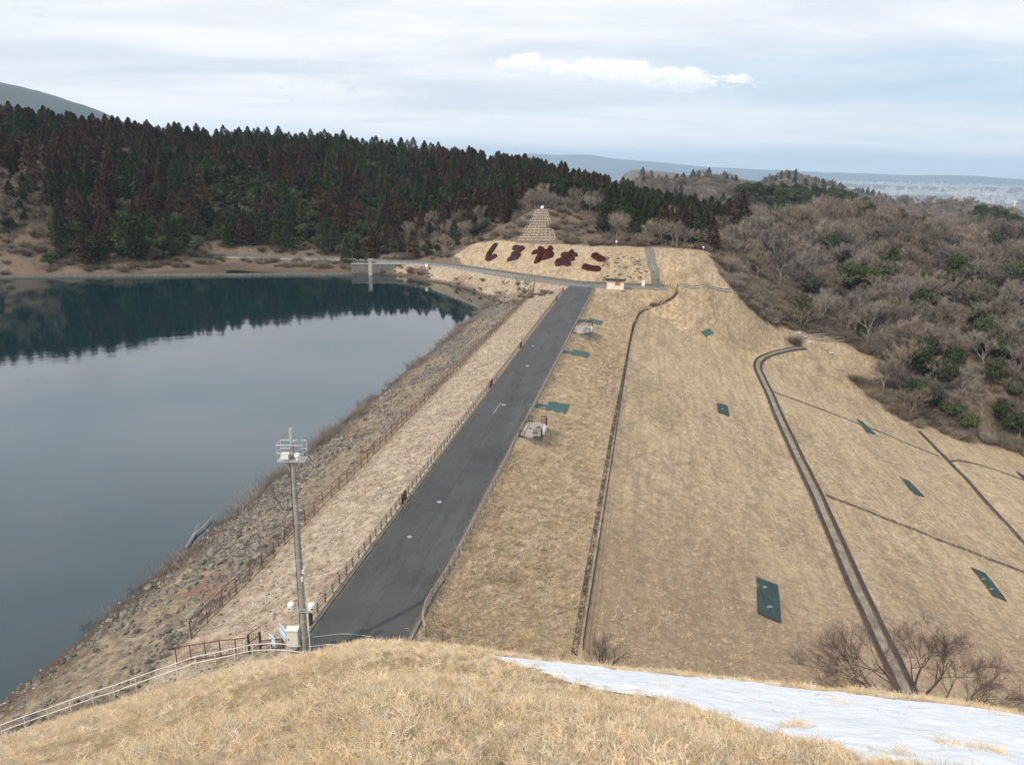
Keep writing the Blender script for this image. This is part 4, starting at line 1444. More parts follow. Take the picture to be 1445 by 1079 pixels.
def bare_tree_data(seed, h=10.0, spread=.55, forks=(4, 4, 3), nt=2600, twig_w=.028, twig_l=.75, multi=1, lean=.15):
    """returns trunk MB (trunk, limbs) and crown arrays (branchlets and twigs)"""
    random.seed(seed)
    tr = MB(); tips = []

    def grow(p, d, L, r, lvl):
        n = 4 if lvl < 2 else 3
        pts = [p]; rad = [r]
        dd = d.copy()
        for i in range(n):
            dd = (dd + rv(.16) + Vector((0, 0, .05))).normalized()
            pts.append(pts[-1] + dd * L / n); rad.append(r * (1 - .45 * (i + 1) / n))
        tr.tube(pts, rad, 6 if lvl == 0 else (5 if lvl == 1 else 3), cap=False)
        if lvl >= len(forks):
            tips.append((pts, dd)); return
        k = forks[lvl]
        for j in range(k):
            t = random.uniform(.45, 1.0) if j else 1.0
            idx = min(n, max(1, int(round(t * n))))
            a = 2 * math.pi * (j / k) + random.uniform(-.5, .5)
            up = Vector((0, 0, 1)) if abs(dd.z) < .93 else Vector((1, 0, 0))
            e1 = dd.cross(up).normalized(); e2 = dd.cross(e1)
            s_ = spread * random.uniform(.7, 1.3)
            nd = (dd + (e1 * math.cos(a) + e2 * math.sin(a)) * s_).normalized()
            grow(pts[idx], nd, L * random.uniform(.58, .78), rad[idx] * .62, lvl + 1)
        tips.append((pts[-2:], dd))
    for q in range(multi):
        a = 2 * math.pi * q / multi + random.uniform(-.3, .3)
        d0 = Vector((math.cos(a) * lean, math.sin(a) * lean, 1)).normalized()
        grow(Vector((math.cos(a) * .1 * (multi > 1), math.sin(a) * .1 * (multi > 1), -.3)), d0, h * (.36 if multi == 1 else .28), h * .016 / (multi ** .4) + .02, 0)
    tipa = [t for t in tips if len(t[0]) > 2] or tips
    V = []; F = []
    for i in range(nt):
        pts, dd = random.choice(tipa)
        k = random.randrange(len(pts) - 1); t = random.random()
        p = pts[k].lerp(pts[k + 1], t)
        d = (dd + rv(.85) + Vector((0, 0, .25))).normalized()
        L = twig_l * random.uniform(.5, 1.3)
        w = d.cross(rv()).normalized() * twig_w * .5
        q = p + d * L * .5 + rv(.06); e = p + d * L + rv(.14)
        b = len(V)
        V += [p - w, p + w, q + w * .7, q - w * .7, e + w * .3, e - w * .3]
        F += [(b, b + 1, b + 2, b + 3), (b + 3, b + 2, b + 4, b + 5)]
    return tr, np.array([tuple(v) for v in V]), np.array(F)


def cedar_data(seed, h=15.0, wid=2.5, n=2300):
    random.seed(seed)
    tr = MB(); tr.tube([(0, 0, -.5), (0, 0, h * .5), (0, 0, h * .96)], [.22, .13, .02], 6, cap=False)
    r = np.random.default_rng(seed)
    V = []; F = []
    for i in range(n):
        t = r.random() ** .75
        z = h * (.16 + .84 * t)
        env = wid * (1 - t ** 2.1) ** .85 * (1 + .22 * math.sin(t * 30 + 2 * seed) + .15 * r.normal()) + .12
        a = r.random() * 2 * math.pi
        env *= 1 + .18 * math.sin(3 * a + seed + t * 9)
        rr = env * (r.random() ** .35)
        p = Vector((rr * math.cos(a), rr * math.sin(a), z - rr * .18))
        out = Vector((math.cos(a), math.sin(a), -.25 + .5 * t + r.normal() * .25)).normalized()
        s_ = .75 * (1 - .45 * t) * r.uniform(.6, 1.3)
        side = out.cross(Vector((r.normal(), r.normal(), 1.2))).normalized() * s_ * .38
        b = len(V)
        V += [p - out * s_ * .4, p + side, p + out * s_ * .7 + Vector((0, 0, -.1)), p - side]
        F.append((b, b + 1, b + 2, b + 3))
    return tr, np.array([tuple(v) for v in V]), np.array(F)


def broad_data(seed, h=7.0, wid=3.0, n=3600, leaf=.34, flat=.8, zc=.55):
    random.seed(seed); r = np.random.default_rng(seed)
    tr = MB(); limbs = []
    tr.tube([(0, 0, -.4), (.1, 0, h * .35), (.0, .1, h * .6)], [.2, .15, .08], 7, cap=False)
    cl = []
    for i in range(16):
        a = r.random() * 6.283; rr = wid * .72 * r.random() ** .5
        zz = h * (zc + .38 * (r.random() - .35) * (1 - rr / wid * .6) * 2 * flat * .8)
        cl.append((Vector((rr * math.cos(a), rr * math.sin(a), zz)), wid * r.uniform(.28, .48)))
        if i < 7:
            tr.tube([(0, 0, h * .3), cl[-1][0] * .6 + Vector((0, 0, h * .12)), cl[-1][0]], [.09, .06, .03], 5, cap=False)
    V = []; F = []
    for i in range(n):
        c, R0 = cl[r.integers(len(cl))]
        d = Vector((r.normal(), r.normal(), r.normal())).normalized()
        p = c + Vector((d.x, d.y, d.z * .72)) * R0 * (r.random() ** .28) * (1 + .12 * r.normal())
        nrm = (d + rv(.7)).normalized()
        e1 = nrm.cross(rv()).normalized() * leaf * r.uniform(.4, .8); e2 = nrm.cross(e1).normalized() * leaf * r.uniform(.25, .5)
        b = len(V)
        V += [p - e1, p - e2, p + e1, p + e2]
        F.append((b, b + 1, b + 2, b + 3))
    return tr, np.array([tuple(v) for v in V]), np.array(F)


def twig_bush_data(seed, h=1.6, wid=1.3, n=500, w=.016):
    random.seed(seed)
    V = []; F = []
    for i in range(n):
        a = random.uniform(0, 6.283); rr = random.random() ** .6 * .45 * wid
        p = Vector((rr * math.cos(a), rr * math.sin(a), 0))
        d = Vector((p.x * .9 + random.gauss(0, .35), p.y * .9 + random.gauss(0, .35), 1)).normalized()
        L = h * random.uniform(.4, 1.1)
        k = p + d * L * .55 + rv(.08); e = p + d * L + rv(.25)
        s_ = d.cross(rv()).normalized() * w
        b = len(V)
        V += [p - s_, p + s_, k + s_ * .7, k - s_ * .7, e + s_ * .2, e - s_ * .2]
        F += [(b, b + 1, b + 2, b + 3), (b + 3, b + 2, b + 4, b + 5)]
        for j in range(3):
            q = p.lerp(k, random.random()).lerp(e, random.random() * .5); d2 = (d + rv(.9)).normalized()
            s2 = d2.cross(rv()).normalized() * w * .6; e2 = q + d2 * L * .35
            b = len(V)
            V += [q - s2, q + s2, e2 + s2 * .3, e2 - s2 * .3]
            F.append((b, b + 1, b + 2, b + 3))
    return np.array([tuple(v) for v in V]), np.array(F)


def tuft_data(seed, n=34, L=.2, w=.006, spread=.16, flat=.5):
    r = np.random.default_rng(seed)
    V = []; F = []
    for i in range(n):
        a = r.random() * 6.283; rr = spread * r.random() ** .5
        p = Vector((rr * math.cos(a), rr * math.sin(a), -.01))
        th = r.random() * 6.283
        d = Vector((math.cos(th) * flat * (1 + r.random()), math.sin(th) * flat * (1 + r.random()), .25 + r.random() * .9)).normalized()
        l = L * r.uniform(.5, 1.5)
        m = p + d * l * .5; e = m + (d + Vector((d.x * .7, d.y * .7, -.7 * r.random()))).normalized() * l * .5
        s_ = d.cross(Vector((r.normal(), r.normal(), r.normal()))).normalized() * w * r.uniform(.6, 1.3)
        b = len(V)
        V += [p - s_, p + s_, m + s_, m - s_, e + s_ * .3, e - s_ * .3]
        F += [(b, b + 1, b + 2, b + 3), (b + 3, b + 2, b + 4, b + 5)]
    return np.array([tuple(v) for v in V]), np.array(F)


def rock_data(seed):
    r = np.random.default_rng(seed)
    b = MB(); b.dome((0, 0, 0), .5, 1, n=7, m=5, full=True)
    V = np.array(b.v)
    d = V / np.maximum(np.linalg.norm(V, axis=1, keepdims=True), 1e-6)
    for k in range(7):                      # cut flat facets
        nrm = r.normal(size=3); nrm /= np.linalg.norm(nrm)
        lim = r.uniform(.26, .40)
        s_ = V @ nrm
        V = np.where((s_ > lim)[:, None], V - (s_ - lim)[:, None] * nrm, V)
    V *= np.array([r.uniform(.85, 1.3), r.uniform(.7, 1.0), r.uniform(.5, .75)])
    return V, b.f


def mesh_only(name, V, F, mats, smooth=False):
    o = np_mesh(name, V, F, mats, smooth, link=False)
    return o.data


def join_data(tr, V, F, mt, mc, name):
    """one joined mesh: trunk and crown, two materials"""
    me = bpy.data.meshes.new(name)
    n0 = len(tr.v)
    vs = tr.v + [tuple(v) for v in V]
    fs = tr.f + [tuple(int(i) + n0 for i in f) for f in F]
    me.from_pydata(vs, [], fs)
    me.materials.append(mt); me.materials.append(mc)
    me.polygons.foreach_set('material_index', [0] * len(tr.f) + [1] * len(F))
    return me


def trunk_mesh(tr, mat):
    me = bpy.data.meshes.new('trunk')
    me.from_pydata(tr.v, [], tr.f); me.materials.append(mat)
    return me


KINDS = {}


def add_kind(key, datas, mt, mc):
    KINDS[key] = [(trunk_mesh(tr, M[mt]), mesh_only('crown', V, F, M[mc]), join_data(tr, V, F, M[mt], M[mc], key)) for tr, V, F in datas]


add_kind('bare_tree', [bare_tree_data(11, 10, .55), bare_tree_data(12, 9, .7, (4, 4, 3), 2800), bare_tree_data(13, 11, .45, (5, 4, 3), 3000), bare_tree_data(14, 8.5, .8, (5, 4, 2), 2400, multi=3, lean=.5)], 'bark', 'twigs')
add_kind('cedar_green', [cedar_data(21, 13.5, 3.1, 2600), cedar_data(22, 12.3, 2.7, 2400), cedar_data(23, 14.5, 3.3, 2700)], 'bark_dark', 'cedar_green')
add_kind('cedar_brown', [cedar_data(31, 13.5, 3.0, 2600), cedar_data(32, 12.5, 2.6, 2400), cedar_data(33, 14.2, 3.2, 2700)], 'bark_dark', 'cedar_brown')
add_kind('evergreen', [broad_data(41, 8, 3.2), broad_data(42, 6, 2.8), broad_data(43, 10, 3.6)], 'bark_dark', 'evergreen')
print('protos', time.time() - T0)

SRC = {}


def src_collection(key, meshes):
    c = bpy.data.collections.new(key + '_shapes')
    for i, me in enumerate(meshes):
        o = bpy.data.objects.new('%s_%s' % (key, 'abcdefgh'[i]), me)
        c.objects.link(o)
    return c


def scatter(name, coll, pts, rot, scl, idx, label, cat, mat=None):
    me = bpy.data.meshes.new(name)
    pts = np.asarray(pts, dtype=np.float32)
    me.vertices.add(len(pts)); me.vertices.foreach_set('co', pts.ravel())
    a = me.attributes.new('rot', 'FLOAT_VECTOR', 'POINT'); a.data.foreach_set('vector', np.asarray(rot, dtype=np.float32).ravel())
    a = me.attributes.new('scl', 'FLOAT_VECTOR', 'POINT'); a.data.foreach_set('vector', np.asarray(scl, dtype=np.float32).ravel())
    a = me.attributes.new('idx', 'INT', 'POINT'); a.data.foreach_set('value', np.asarray(idx, dtype=np.int32))
    o = bpy.data.objects.new(name, me); COL.objects.link(o)
    ng = bpy.data.node_groups.new(name + '_spread', 'GeometryNodeTree')
    ng.interface.new_socket('Geometry', in_out='INPUT', socket_type='NodeSocketGeometry')
    ng.interface.new_socket('Geometry', in_out='OUTPUT', socket_type='NodeSocketGeometry')
    N = ng.nodes; Lk = ng.links
    gi = N.new('NodeGroupInput'); go = N.new('NodeGroupOutput')
    ip = N.new('GeometryNodeInstanceOnPoints')
    ci = N.new('GeometryNodeCollectionInfo'); ci.inputs['Collection'].default_value = coll
    ci.inputs['Separate Children'].default_value = True; ci.inputs['Reset Children'].default_value = True

    def na(nm, t):
        q = N.new('GeometryNodeInputNamedAttribute'); q.data_type = t; q.inputs['Name'].default_value = nm
        return [s for s in q.outputs if s.enabled and s.name == 'Attribute'][0]
    e = N.new('FunctionNodeEulerToRotation')
    Lk.new(na('rot', 'FLOAT_VECTOR'), e.inputs[0])
    Lk.new(gi.outputs[0], ip.inputs['Points']); Lk.new(ci.outputs[0], ip.inputs['Instance'])
    ip.inputs['Pick Instance'].default_value = True
    Lk.new(na('idx', 'INT'), ip.inputs['Instance Index'])
    Lk.new(e.outputs[0], ip.inputs['Rotation']); Lk.new(na('scl', 'FLOAT_VECTOR'), ip.inputs['Scale'])
    Lk.new(ip.outputs[0], go.inputs[0])
    md = o.modifiers.new('spread', 'NODES'); md.node_group = ng
    return tag(o, label, cat, kind='stuff')


# ------------------------------------------------------------------ woods
def in_rect(px, py, x0, y0, x1, y1):
    return (px > x0) & (px < x1) & (py > y0) & (py < y1)


TR = []
rg = np.random.default_rng(5)
sp_ = 4.6
gx, gy = np.meshgrid(np.arange(-520, 460, sp_), np.arange(60, 720, sp_))
gx = gx.ravel() + rg.uniform(-2.2, 2.2, gx.size); gy = gy.ravel() + rg.uniform(-2.2, 2.2, gy.size)
g2x, g2y = np.meshgrid(np.arange(70, 300, 6.2), np.arange(110, 420, 6.2))       # the right hillside is closer grown
g2x = g2x.ravel() + rg.uniform(-3, 3, g2x.size); g2y = g2y.ravel() + rg.uniform(-3, 3, g2y.size)
gx = np.concatenate([gx, g2x]); gy = np.concatenate([gy, g2y])
rr = np.hypot(gx, gy); aa = np.degrees(np.arctan2(gx, gy))
k = (rr > 150) & (rr < 640) & (aa > -47) & (aa < 47)
gx, gy, rr, aa = gx[k], gy[k], rr[k], aa[k]
gz = H(gx, gy)
zz = zones(gx, gy, gz)
px_, py_ = proj(gx, gy, gz)
u_, v_ = UV(gx, gy)
ok = (zz['litter'] > .9) & ((gz > WATER_Z + 1.6) | (px_ > 1000))
# keep to the wooded side of things
dd_, _ = seg_dist(gx, gy, CROSS)
ok &= dd_ > 5.5
cone = in_rect(px_, py_, 690, 286, 850, 350) & (rr < 270) & (py_ > 296 + 0.0 * px_)
ok &= ~cone
# clearings: forest track, scrubby edge of the dam, hill face above the lake
track = pip(px_, py_, [(1330, 440), (1362, 450), (1400, 560), (1415, 620), (1365, 620), (1350, 540)])
scrub = pip(px_, py_, [(985, 350), (1040, 372), (1110, 385), (1165, 400), (1205, 470), (1195, 500), (1250, 560), (1300, 590), (1420, 620), (1445, 650), (1240, 585), (1130, 500), (1030, 415)])
scrub2 = pip(px_, py_, [(1160, 380), (1200, 375), (1215, 440), (1190, 500), (1120, 470)])
leftbank = (px_ < 60) & (py_ > 345)
nz = vnoise(gx * .03, gy * .03, 77, 3)
ok &= ~track
dens = np.where(scrub | scrub2, np.where(px_ > 1235, .55, .14), 1.0) * np.where(leftbank, .35, 1.0)
dens = np.where((px_ > 560) & (px_ < 680) & (py_ > 345) & (rr < 300), .6, dens)
# far hills need fewer
dens = dens * np.where(rr > 430, .75, 1.0)
ok &= rg.random(gx.size) < dens
gx, gy, gz, rr, px_, py_, nz, scrub, leftbank = [q[ok] for q in (gx, gy, gz, rr, px_, py_, nz, scrub, leftbank)]
N_ = gx.size
rn = rg.random(N_)
kind = np.full(N_, 0)      # 0 bare 1 green cedar 2 brown cedar 3 evergreen
n2 = vnoise(gx * .028 + 9, gy * .028, 31, 3); n3 = vnoise(gx * .02, gy * .02, 41, 3)
hillL = px_ < 745
t = py_
pc = np.where(hillL, .96, 0.0)
pc = np.where(hillL & (px_ > 505) & (px_ < 700) & (rr > 455), .12, pc)
pc = np.where((px_ >= 745) & (px_ < 1040) & (py_ < 335), .93, pc)
pc = np.where((px_ > 745) & (px_ < 1010) & (rr < 262), .15, pc)
pc = np.where((px_ > 930) & (px_ < 1045) & (py_ > 270) & (py_ < 345), .6, pc)
pc = np.where(in_rect(px_, py_, 560, 325, 700, 372) & (rr < 300), .35, pc)
pc = np.where(in_rect(px_, py_, 735, 280, 850, 345) & (rr < 300), .10, pc)
pc = np.where((px_ >= 1045), .0, pc)
pc = np.where(in_rect(px_, py_, 1285, 292, 1400, 335) & (n2 > -.4), .35, pc)
pc = np.where((px_ < 70) & (py_ > 255), .25, pc)
con = rn < pc
rnd_ev = con & hillL & (rg.random(N_) < np.clip(.42 + .5 * n3, .12, .85))
brown = (1.3 * n2 + .16 * rg.normal(size=N_) + np.where((py_ > 300) & (px_ < 660), .38, 0) + np.where((py_ < 250) & (px_ > 560) & (px_ < 760), .35, 0) + np.where(px_ > 930, .5, 0) - .27) > 0
kind = np.where(con & brown, 2, np.where(con, 1, 0))
kind = np.where(rnd_ev & (kind == 1), 3, kind)
pe = np.where(px_ > 1045, .12, .05)
pe = np.where(in_rect(px_, py_, 1110, 370, 1260, 470), .38, pe)
pe = np.where(in_rect(px_, py_, 1290, 400, 1445, 640), .50, pe)
pe = np.where(in_rect(px_, py_, 1285, 295, 1400, 345), .6, pe)
pe = np.where(in_rect(px_, py_, 830, 290, 960, 340), .25, pe)
pe = np.where(hillL, .18, pe)
kind = np.where((kind == 0) & (rg.random(N_) < pe), 3, kind)
keys = ['bare_tree', 'cedar_green', 'cedar_brown', 'evergreen']
yaw = rg.uniform(0, 6.283, N_)
size = rg.uniform(.62, 1.12, N_) * np.where(kind == 3, .85, 1.0) * np.where((px_ > 1040), 1.48, 1.0)
size = size * np.where((kind > 0) & (kind < 3), np.where(rr < 300, .82, .92), 1.0)
size = np.where(leftbank, size * .7, size)
size = np.where((px_ > 1000) & (rr < 215), size * .80, size)
proto = rg.integers(0, 12, N_)
LBL = {
    (0, 'L'): ('grey-brown leafless tree on the wooded hills across the lake and behind the hedge bank', 'leafless trees beyond the lake'),
    (0, 'R'): ('grey-brown leafless tree in the wood on the right-hand hillside', 'leafless trees on the right hillside'),
    (1, 'L'): ('dark green cedar in the wood on the hill across the lake and behind the bank', 'green cedars on the far hill'),
    (1, 'R'): ('dark green cedar among leafless trees on the right-hand hillside', 'green cedars on the right hillside'),
    (2, 'L'): ('russet brown cedar in the wood on the hill across the lake and behind the bank', 'russet cedars on the far hill'),
    (2, 'R'): ('russet brown cedar among leafless trees on the right-hand hillside', 'russet cedars on the right hillside'),
    (3, 'L'): ('rounded dark evergreen tree among the trees across the lake and behind the bank', 'rounded evergreens beyond the lake'),
    (3, 'R'): ('rounded dark evergreen tree among leafless trees on the right-hand hillside', 'rounded evergreens on the right hillside'),
}
NAMEK = ['bare_tree', 'cedar_tree', 'cedar_tree', 'evergreen_tree']
vis = (px_ > -30) & (px_ < 1475)
order = np.argsort(rr)
count = {0: 0, 1: 0, 3: 0}
limit = {0: 300, 1: 300, 3: 250}
single = np.zeros(N_, bool)
for i in order:
    if not vis[i]:
        continue
    c = 1 if kind[i] in (1, 2) else int(kind[i])
    if count[c] < limit[c]:
        count[c] += 1; single[i] = True
print('trees', N_, [int((kind == q).sum()) for q in range(4)], count)


def plant(i):
    kd = int(kind[i])
    tm, cm, jm = KINDS[keys[kd]][int(proto[i]) % len(KINDS[keys[kd]])]
    side = 'R' if px_[i] > 1010 else 'L'
    lb, gp = LBL[(kd, side)]
    if side == 'L':
        w_ = 'across the lake' if px_[i] < 480 else ('above the lake wall' if px_[i] < 690 else 'behind the hedge bank')
        lb = {0: 'grey-brown leafless tree', 1: 'dark green cedar', 2: 'russet brown cedar', 3: 'rounded dark evergreen tree'}[kd] + ' in the wood on the hillside ' + w_
        gp = {0: 'leafless trees', 1: 'green cedars', 2: 'russet cedars', 3: 'rounded evergreens'}[kd] + ' ' + w_
    elif kd == 0:
        w_ = 'close to the grass edge of the dam' if rr[i] < 225 else 'higher up the right-hand hillside'
        lb = 'grey-brown leafless tree ' + w_
        gp = 'leafless trees ' + w_
    root = bpy.data.objects.new(NAMEK[kd], None); COL.objects.link(root)
    root.location = (gx[i], gy[i], gz[i] - .1); root.rotation_euler = (0, 0, yaw[i]); s_ = size[i]; root.scale = (s_, s_, s_ * (1 + .1 * math.sin(i)))
    tag(root, lb, 'tree', gp)
    for nm, me in (('trunk', tm), ('crown', cm)):
        o = bpy.data.objects.new(nm, me); COL.objects.link(o); o.parent = root


for i in np.nonzero(single)[0]:
    plant(i)
for q in range(4):
    m_ = (~single) & (kind == q)
    if not m_.any():
        continue
    c = src_collection(keys[q], [x[2] for x in KINDS[keys[q]]])
    n = int(m_.sum())
    rot = np.zeros((n, 3)); rot[:, 2] = yaw[m_]
    scatter(['bare_wood', 'green_cedar_wood', 'russet_cedar_wood', 'evergreen_wood'][q], c, np.stack([gx[m_], gy[m_], gz[m_] - .1], -1), rot, np.repeat(size[m_][:, None], 3, 1), proto[m_] % len(KINDS[keys[q]]),
            ['grey-brown leafless wood farther up the hills', 'dark green cedar wood covering the far hill', 'russet brown cedar wood covering the far hill', 'rounded evergreens scattered through the far wood'][q], 'wood')
# woods on the farther ridges
RIDGES = []


def on_ridge(pts, depth, base, x, y):
    """height of a ridge body at x, y (same form as ridge())"""
    az = np.array([azm(p[0], p[1])[0] for p in pts]); mm = np.array([azm(p[0], p[1])[1] for p in pts]); rr_ = np.array([p[2] for p in pts], float)
    A = np.arctan2(x, y); r = np.hypot(x, y)
    rc = np.interp(A, az, rr_); T = (r - rc) / depth
    top = CAMZ - np.interp(A, az, mm) * rc
    env = sm((A - az[0]) / (az[-1] - az[0]) / .2) * sm((az[-1] - A) / (az[-1] - az[0]) / .2)
    prof = np.cos(np.clip(T, -1, 1) * math.pi / 2) ** 1.3
    return np.where(np.abs(T) < .95, base + (top - base) * prof * env, -999), T


def ridge_wood(defs, n, keyw, name, label, scl, back=.25):
    P = []
    for pts, depth, base in defs:
        az0 = azm(*pts[0][:2])[0]; az1 = azm(*pts[-1][:2])[0]; rm = np.mean([p[2] for p in pts])
        a = rg.uniform(az0, az1, n); az = np.array([azm(p[0], p[1])[0] for p in pts]); rr_ = np.array([p[2] for p in pts], float)
        r = np.interp(a, az, rr_) + rg.uniform(-.9, back, n) * depth
        x, y = r * np.sin(a), r * np.cos(a)
        z, T = on_ridge(pts, depth, base, x, y)
        z = np.maximum(z, H(x, y)) - 1.0
        k_ = z > -500
        P.append(np.stack([x, y, z], -1)[k_])
    P = np.concatenate(P); m_ = len(P)
    rot = np.zeros((m_, 3)); rot[:, 2] = rg.uniform(0, 6.28, m_)
    s_ = rg.uniform(.7, 1.2, m_) * scl
    c = src_collection(name + '_tree', [x[2] for x in KINDS[keyw]])
    scatter(name, c, P, rot, np.repeat(s_[:, None], 3, 1), rg.integers(0, len(KINDS[keyw]), m_), label, 'wood')


ridge_wood([(RIDGE_DEFS[2], 90, -60), (RIDGE_DEFS[4], 80, -60)], 1100, 'evergreen', 'dark_ridge_wood', 'dark evergreen wood on the nearer ridges at the right', 1.0)
ridge_wood([(RIDGE_DEFS[0], 150, -75), (RIDGE_DEFS[1], 260, -105), (RIDGE_DEFS[3], 200, -100)], 1500, 'bare_tree', 'bare_ridge_wood', 'leafless wood on the hazy ridges at the right', 1.15)
ridge_wood([(RIDGE_DEFS[0], 150, -75), (RIDGE_DEFS[1], 260, -105)], 160, 'cedar_green', 'cedar_ridge_wood', 'dark cedars dotted over the hazy ridges', 1.0)
# undergrowth in the woods and scrub along the edge of the dam
bush_m = [mesh_only('bush', *twig_bush_data(50 + i, 1.5 + .3 * i, 1.6, 260, .022), M['shrub_twigs']) for i in range(4)]
bcol = src_collection('bush', bush_m)
n = 16000
bx = np.concatenate([rg.uniform(-330, 260, n), rg.uniform(60, 220, 9000)]); by = np.concatenate([rg.uniform(120, 420, n), rg.uniform(110, 300, 9000)])
ra = np.hypot(bx, by); k = (ra > 150) & (ra < 420) & (np.abs(np.degrees(np.arctan2(bx, by))) < 46)
bx, by = bx[k], by[k]
bz = H(bx, by); zb = zones(bx, by, bz)
pxb, pyb = proj(bx, by, bz)
ddb, _ = seg_dist(bx, by, CROSS)
trackb = pip(pxb, pyb, [(1336, 440), (1358, 450), (1396, 560), (1408, 620), (1372, 620), (1352, 540)])
gridp = pip(pxb, pyb, [(757, 294), (772, 294), (787, 342), (727, 342)])
k = (zb['litter'] > .35) & ((bz > WATER_Z + .8) | (pxb > 1000)) & (ddb > 5) & (~trackb) & (~gridp)
bx, by, bz = bx[k], by[k], bz[k]
n = bx.size
print('bushes', n)
rot = np.zeros((n, 3)); rot[:, 2] = rg.uniform(0, 6.3, n)
s_ = rg.uniform(.5, 1.25, n)
scatter('undergrowth', bcol, np.stack([bx, by, bz - .05], -1), rot, np.stack([s_ * 1.4, s_ * 1.4, s_], -1), rg.integers(0, 4, n), 'brown leafless undergrowth covering the wood floor and the scrubby edge of the dam', 'undergrowth')

# ------------------------------------------------------------------ dry grass
tuft_near = [mesh_only('tuft', *tuft_data(60 + i, 56, .072, .0024, .12, 1.1), M['straw_near']) for i in range(4)]
tuft_far = [mesh_only('tuft', *tuft_data(70 + i, 46, .17, .008, .34, .9), M['straw']) for i in range(4)]
cn = src_collection('near_tuft', tuft_near); cf = src_collection('slope_tuft', tuft_far)


def normal_tilt(x, y):
    e = .3
    dzx = (H(x + e, y) - H(x - e, y)) / (2 * e); dzy = (H(x, y + e) - H(x, y - e)) / (2 * e)
    return np.arctan(dzy), -np.arctan(dzx)


def snow_mask(x, y, thr=0.0):
    return pip(x, y, SNOW_POLY)


SNOW_T = [(700, 924), (726, 927.5), (760, 928), (830, 936), (950, 947), (1100, 966), (1250, 985), (1445, 1008), (1560, 1024), (1700, 1045)]
SNOW_B = [(1700, 1230), (1560, 1170), (1445, 1118), (1330, 1095), (1245, 1081), (1130, 1052), (1050, 1030), (1000, 1012), (940, 990), (850, 974), (790, 957), (725, 938), (700, 926)]


def hill_r(px, py):
    """distance at which the view line meets the near hill surface"""
    a, m = azm(px, py)
    r = np.linspace(2, 29.0, 800)
    z = hill_z(r * math.sin(a), r * math.cos(a))
    d = (CAMZ - m * r) - z
    k = np.argmax(d < 0.02)
    if k == 0:
        k = len(r) - 1 if d[-1] < .3 else int(np.argmin(d))
    return a, float(r[k])


st = [hill_r(*p) for p in SNOW_T]; sb = [hill_r(*p) for p in SNOW_B][::-1]
sa_t = np.array([q[0] for q in st]); sr_t = np.array([q[1] for q in st])
sa_b = np.array([q[0] for q in sb]); sr_b = np.array([q[1] for q in sb])
az_s = np.radians(np.arange(-1.5, 52, .055)); r_s = np.arange(5.0, 30, .05)
A_s, R_s = np.meshgrid(az_s, r_s)
top = np.interp(A_s, sa_t, sr_t); bot = np.interp(A_s, sa_b, sr_b)
Xs = R_s * np.sin(A_s); Ys = R_s * np.cos(A_s)
nse = vnoise(A_s * 10, R_s * 1.5, 91, 4) * .75 + vnoise(Xs * 1.3, Ys * 1.3, 92, 4) * .35
inside = np.minimum((top - R_s) / .7, (R_s - bot) / 1.1) + nse * 1.05
holes = vnoise(A_s * 22, R_s * 3.2, 95, 4)
thick = np.clip(inside, 0, 1.6)
edge_w = np.clip(1.0 - thick / 1.6, 0, 1)
h2_ = vnoise(A_s * 30 + R_s * .4, R_s * 5.5, 98, 4)
msk = (inside > 0) & ~((holes > .85 - .60 * edge_w) & (vnoise(Xs * .35, Ys * .35, 96, 3) > -.05)) & ~(h2_ > .86 - .66 * edge_w)
Zs = hill_z(Xs, Ys) + .012 + .035 * sm(thick / 1.2) + vnoise(Xs * 1.4, Ys * 1.4, 97, 4) * .03 * sm(thick)
n, m = Xs.shape
ii = np.arange(n * m).reshape(n, m)
Fs = np.stack([ii[:-1, :-1], ii[:-1, 1:], ii[1:, 1:], ii[1:, :-1]], -1)[:, :, ::-1]
fm = msk[:-1, :-1] & msk[1:, 1:] & msk[:-1, 1:] & msk[1:, :-1]
Fk = Fs[fm]
used = np.unique(Fk); remap = np.zeros(n * m, int); remap[used] = np.arange(used.size)
so = np_mesh('snow', np.stack([Xs, Ys, Zs], -1).reshape(-1, 3)[used], remap[Fk], M['snow'], True)
tag(so, 'streaky strip of old white snow lying along the right flank of the near hill', 'snow', kind='stuff')
print('snow', len(Fk), time.time() - T0)


def snow_at(x, y):
    a = np.arctan2(x, y); r = np.hypot(x, y)
    i = np.clip(((a - az_s[0]) / (az_s[1] - az_s[0])).astype(int), 0, m - 1); j = np.clip(((r - r_s[0]) / .05).astype(int), 0, n - 1)
    return msk[j, i] & (a > az_s[0]) & (a < az_s[-1]) & (r > r_s[0]) & (r < r_s[-1])


def polar_pts(count, r0, r1, a0=-58, a1=58, pw=2.0):
    t = rg.random(count)
    r = (r0 ** pw + t * (r1 ** pw - r0 ** pw)) ** (1 / pw)
    a = np.radians(rg.uniform(a0, a1, count))
    return r * np.sin(a), r * np.cos(a), r


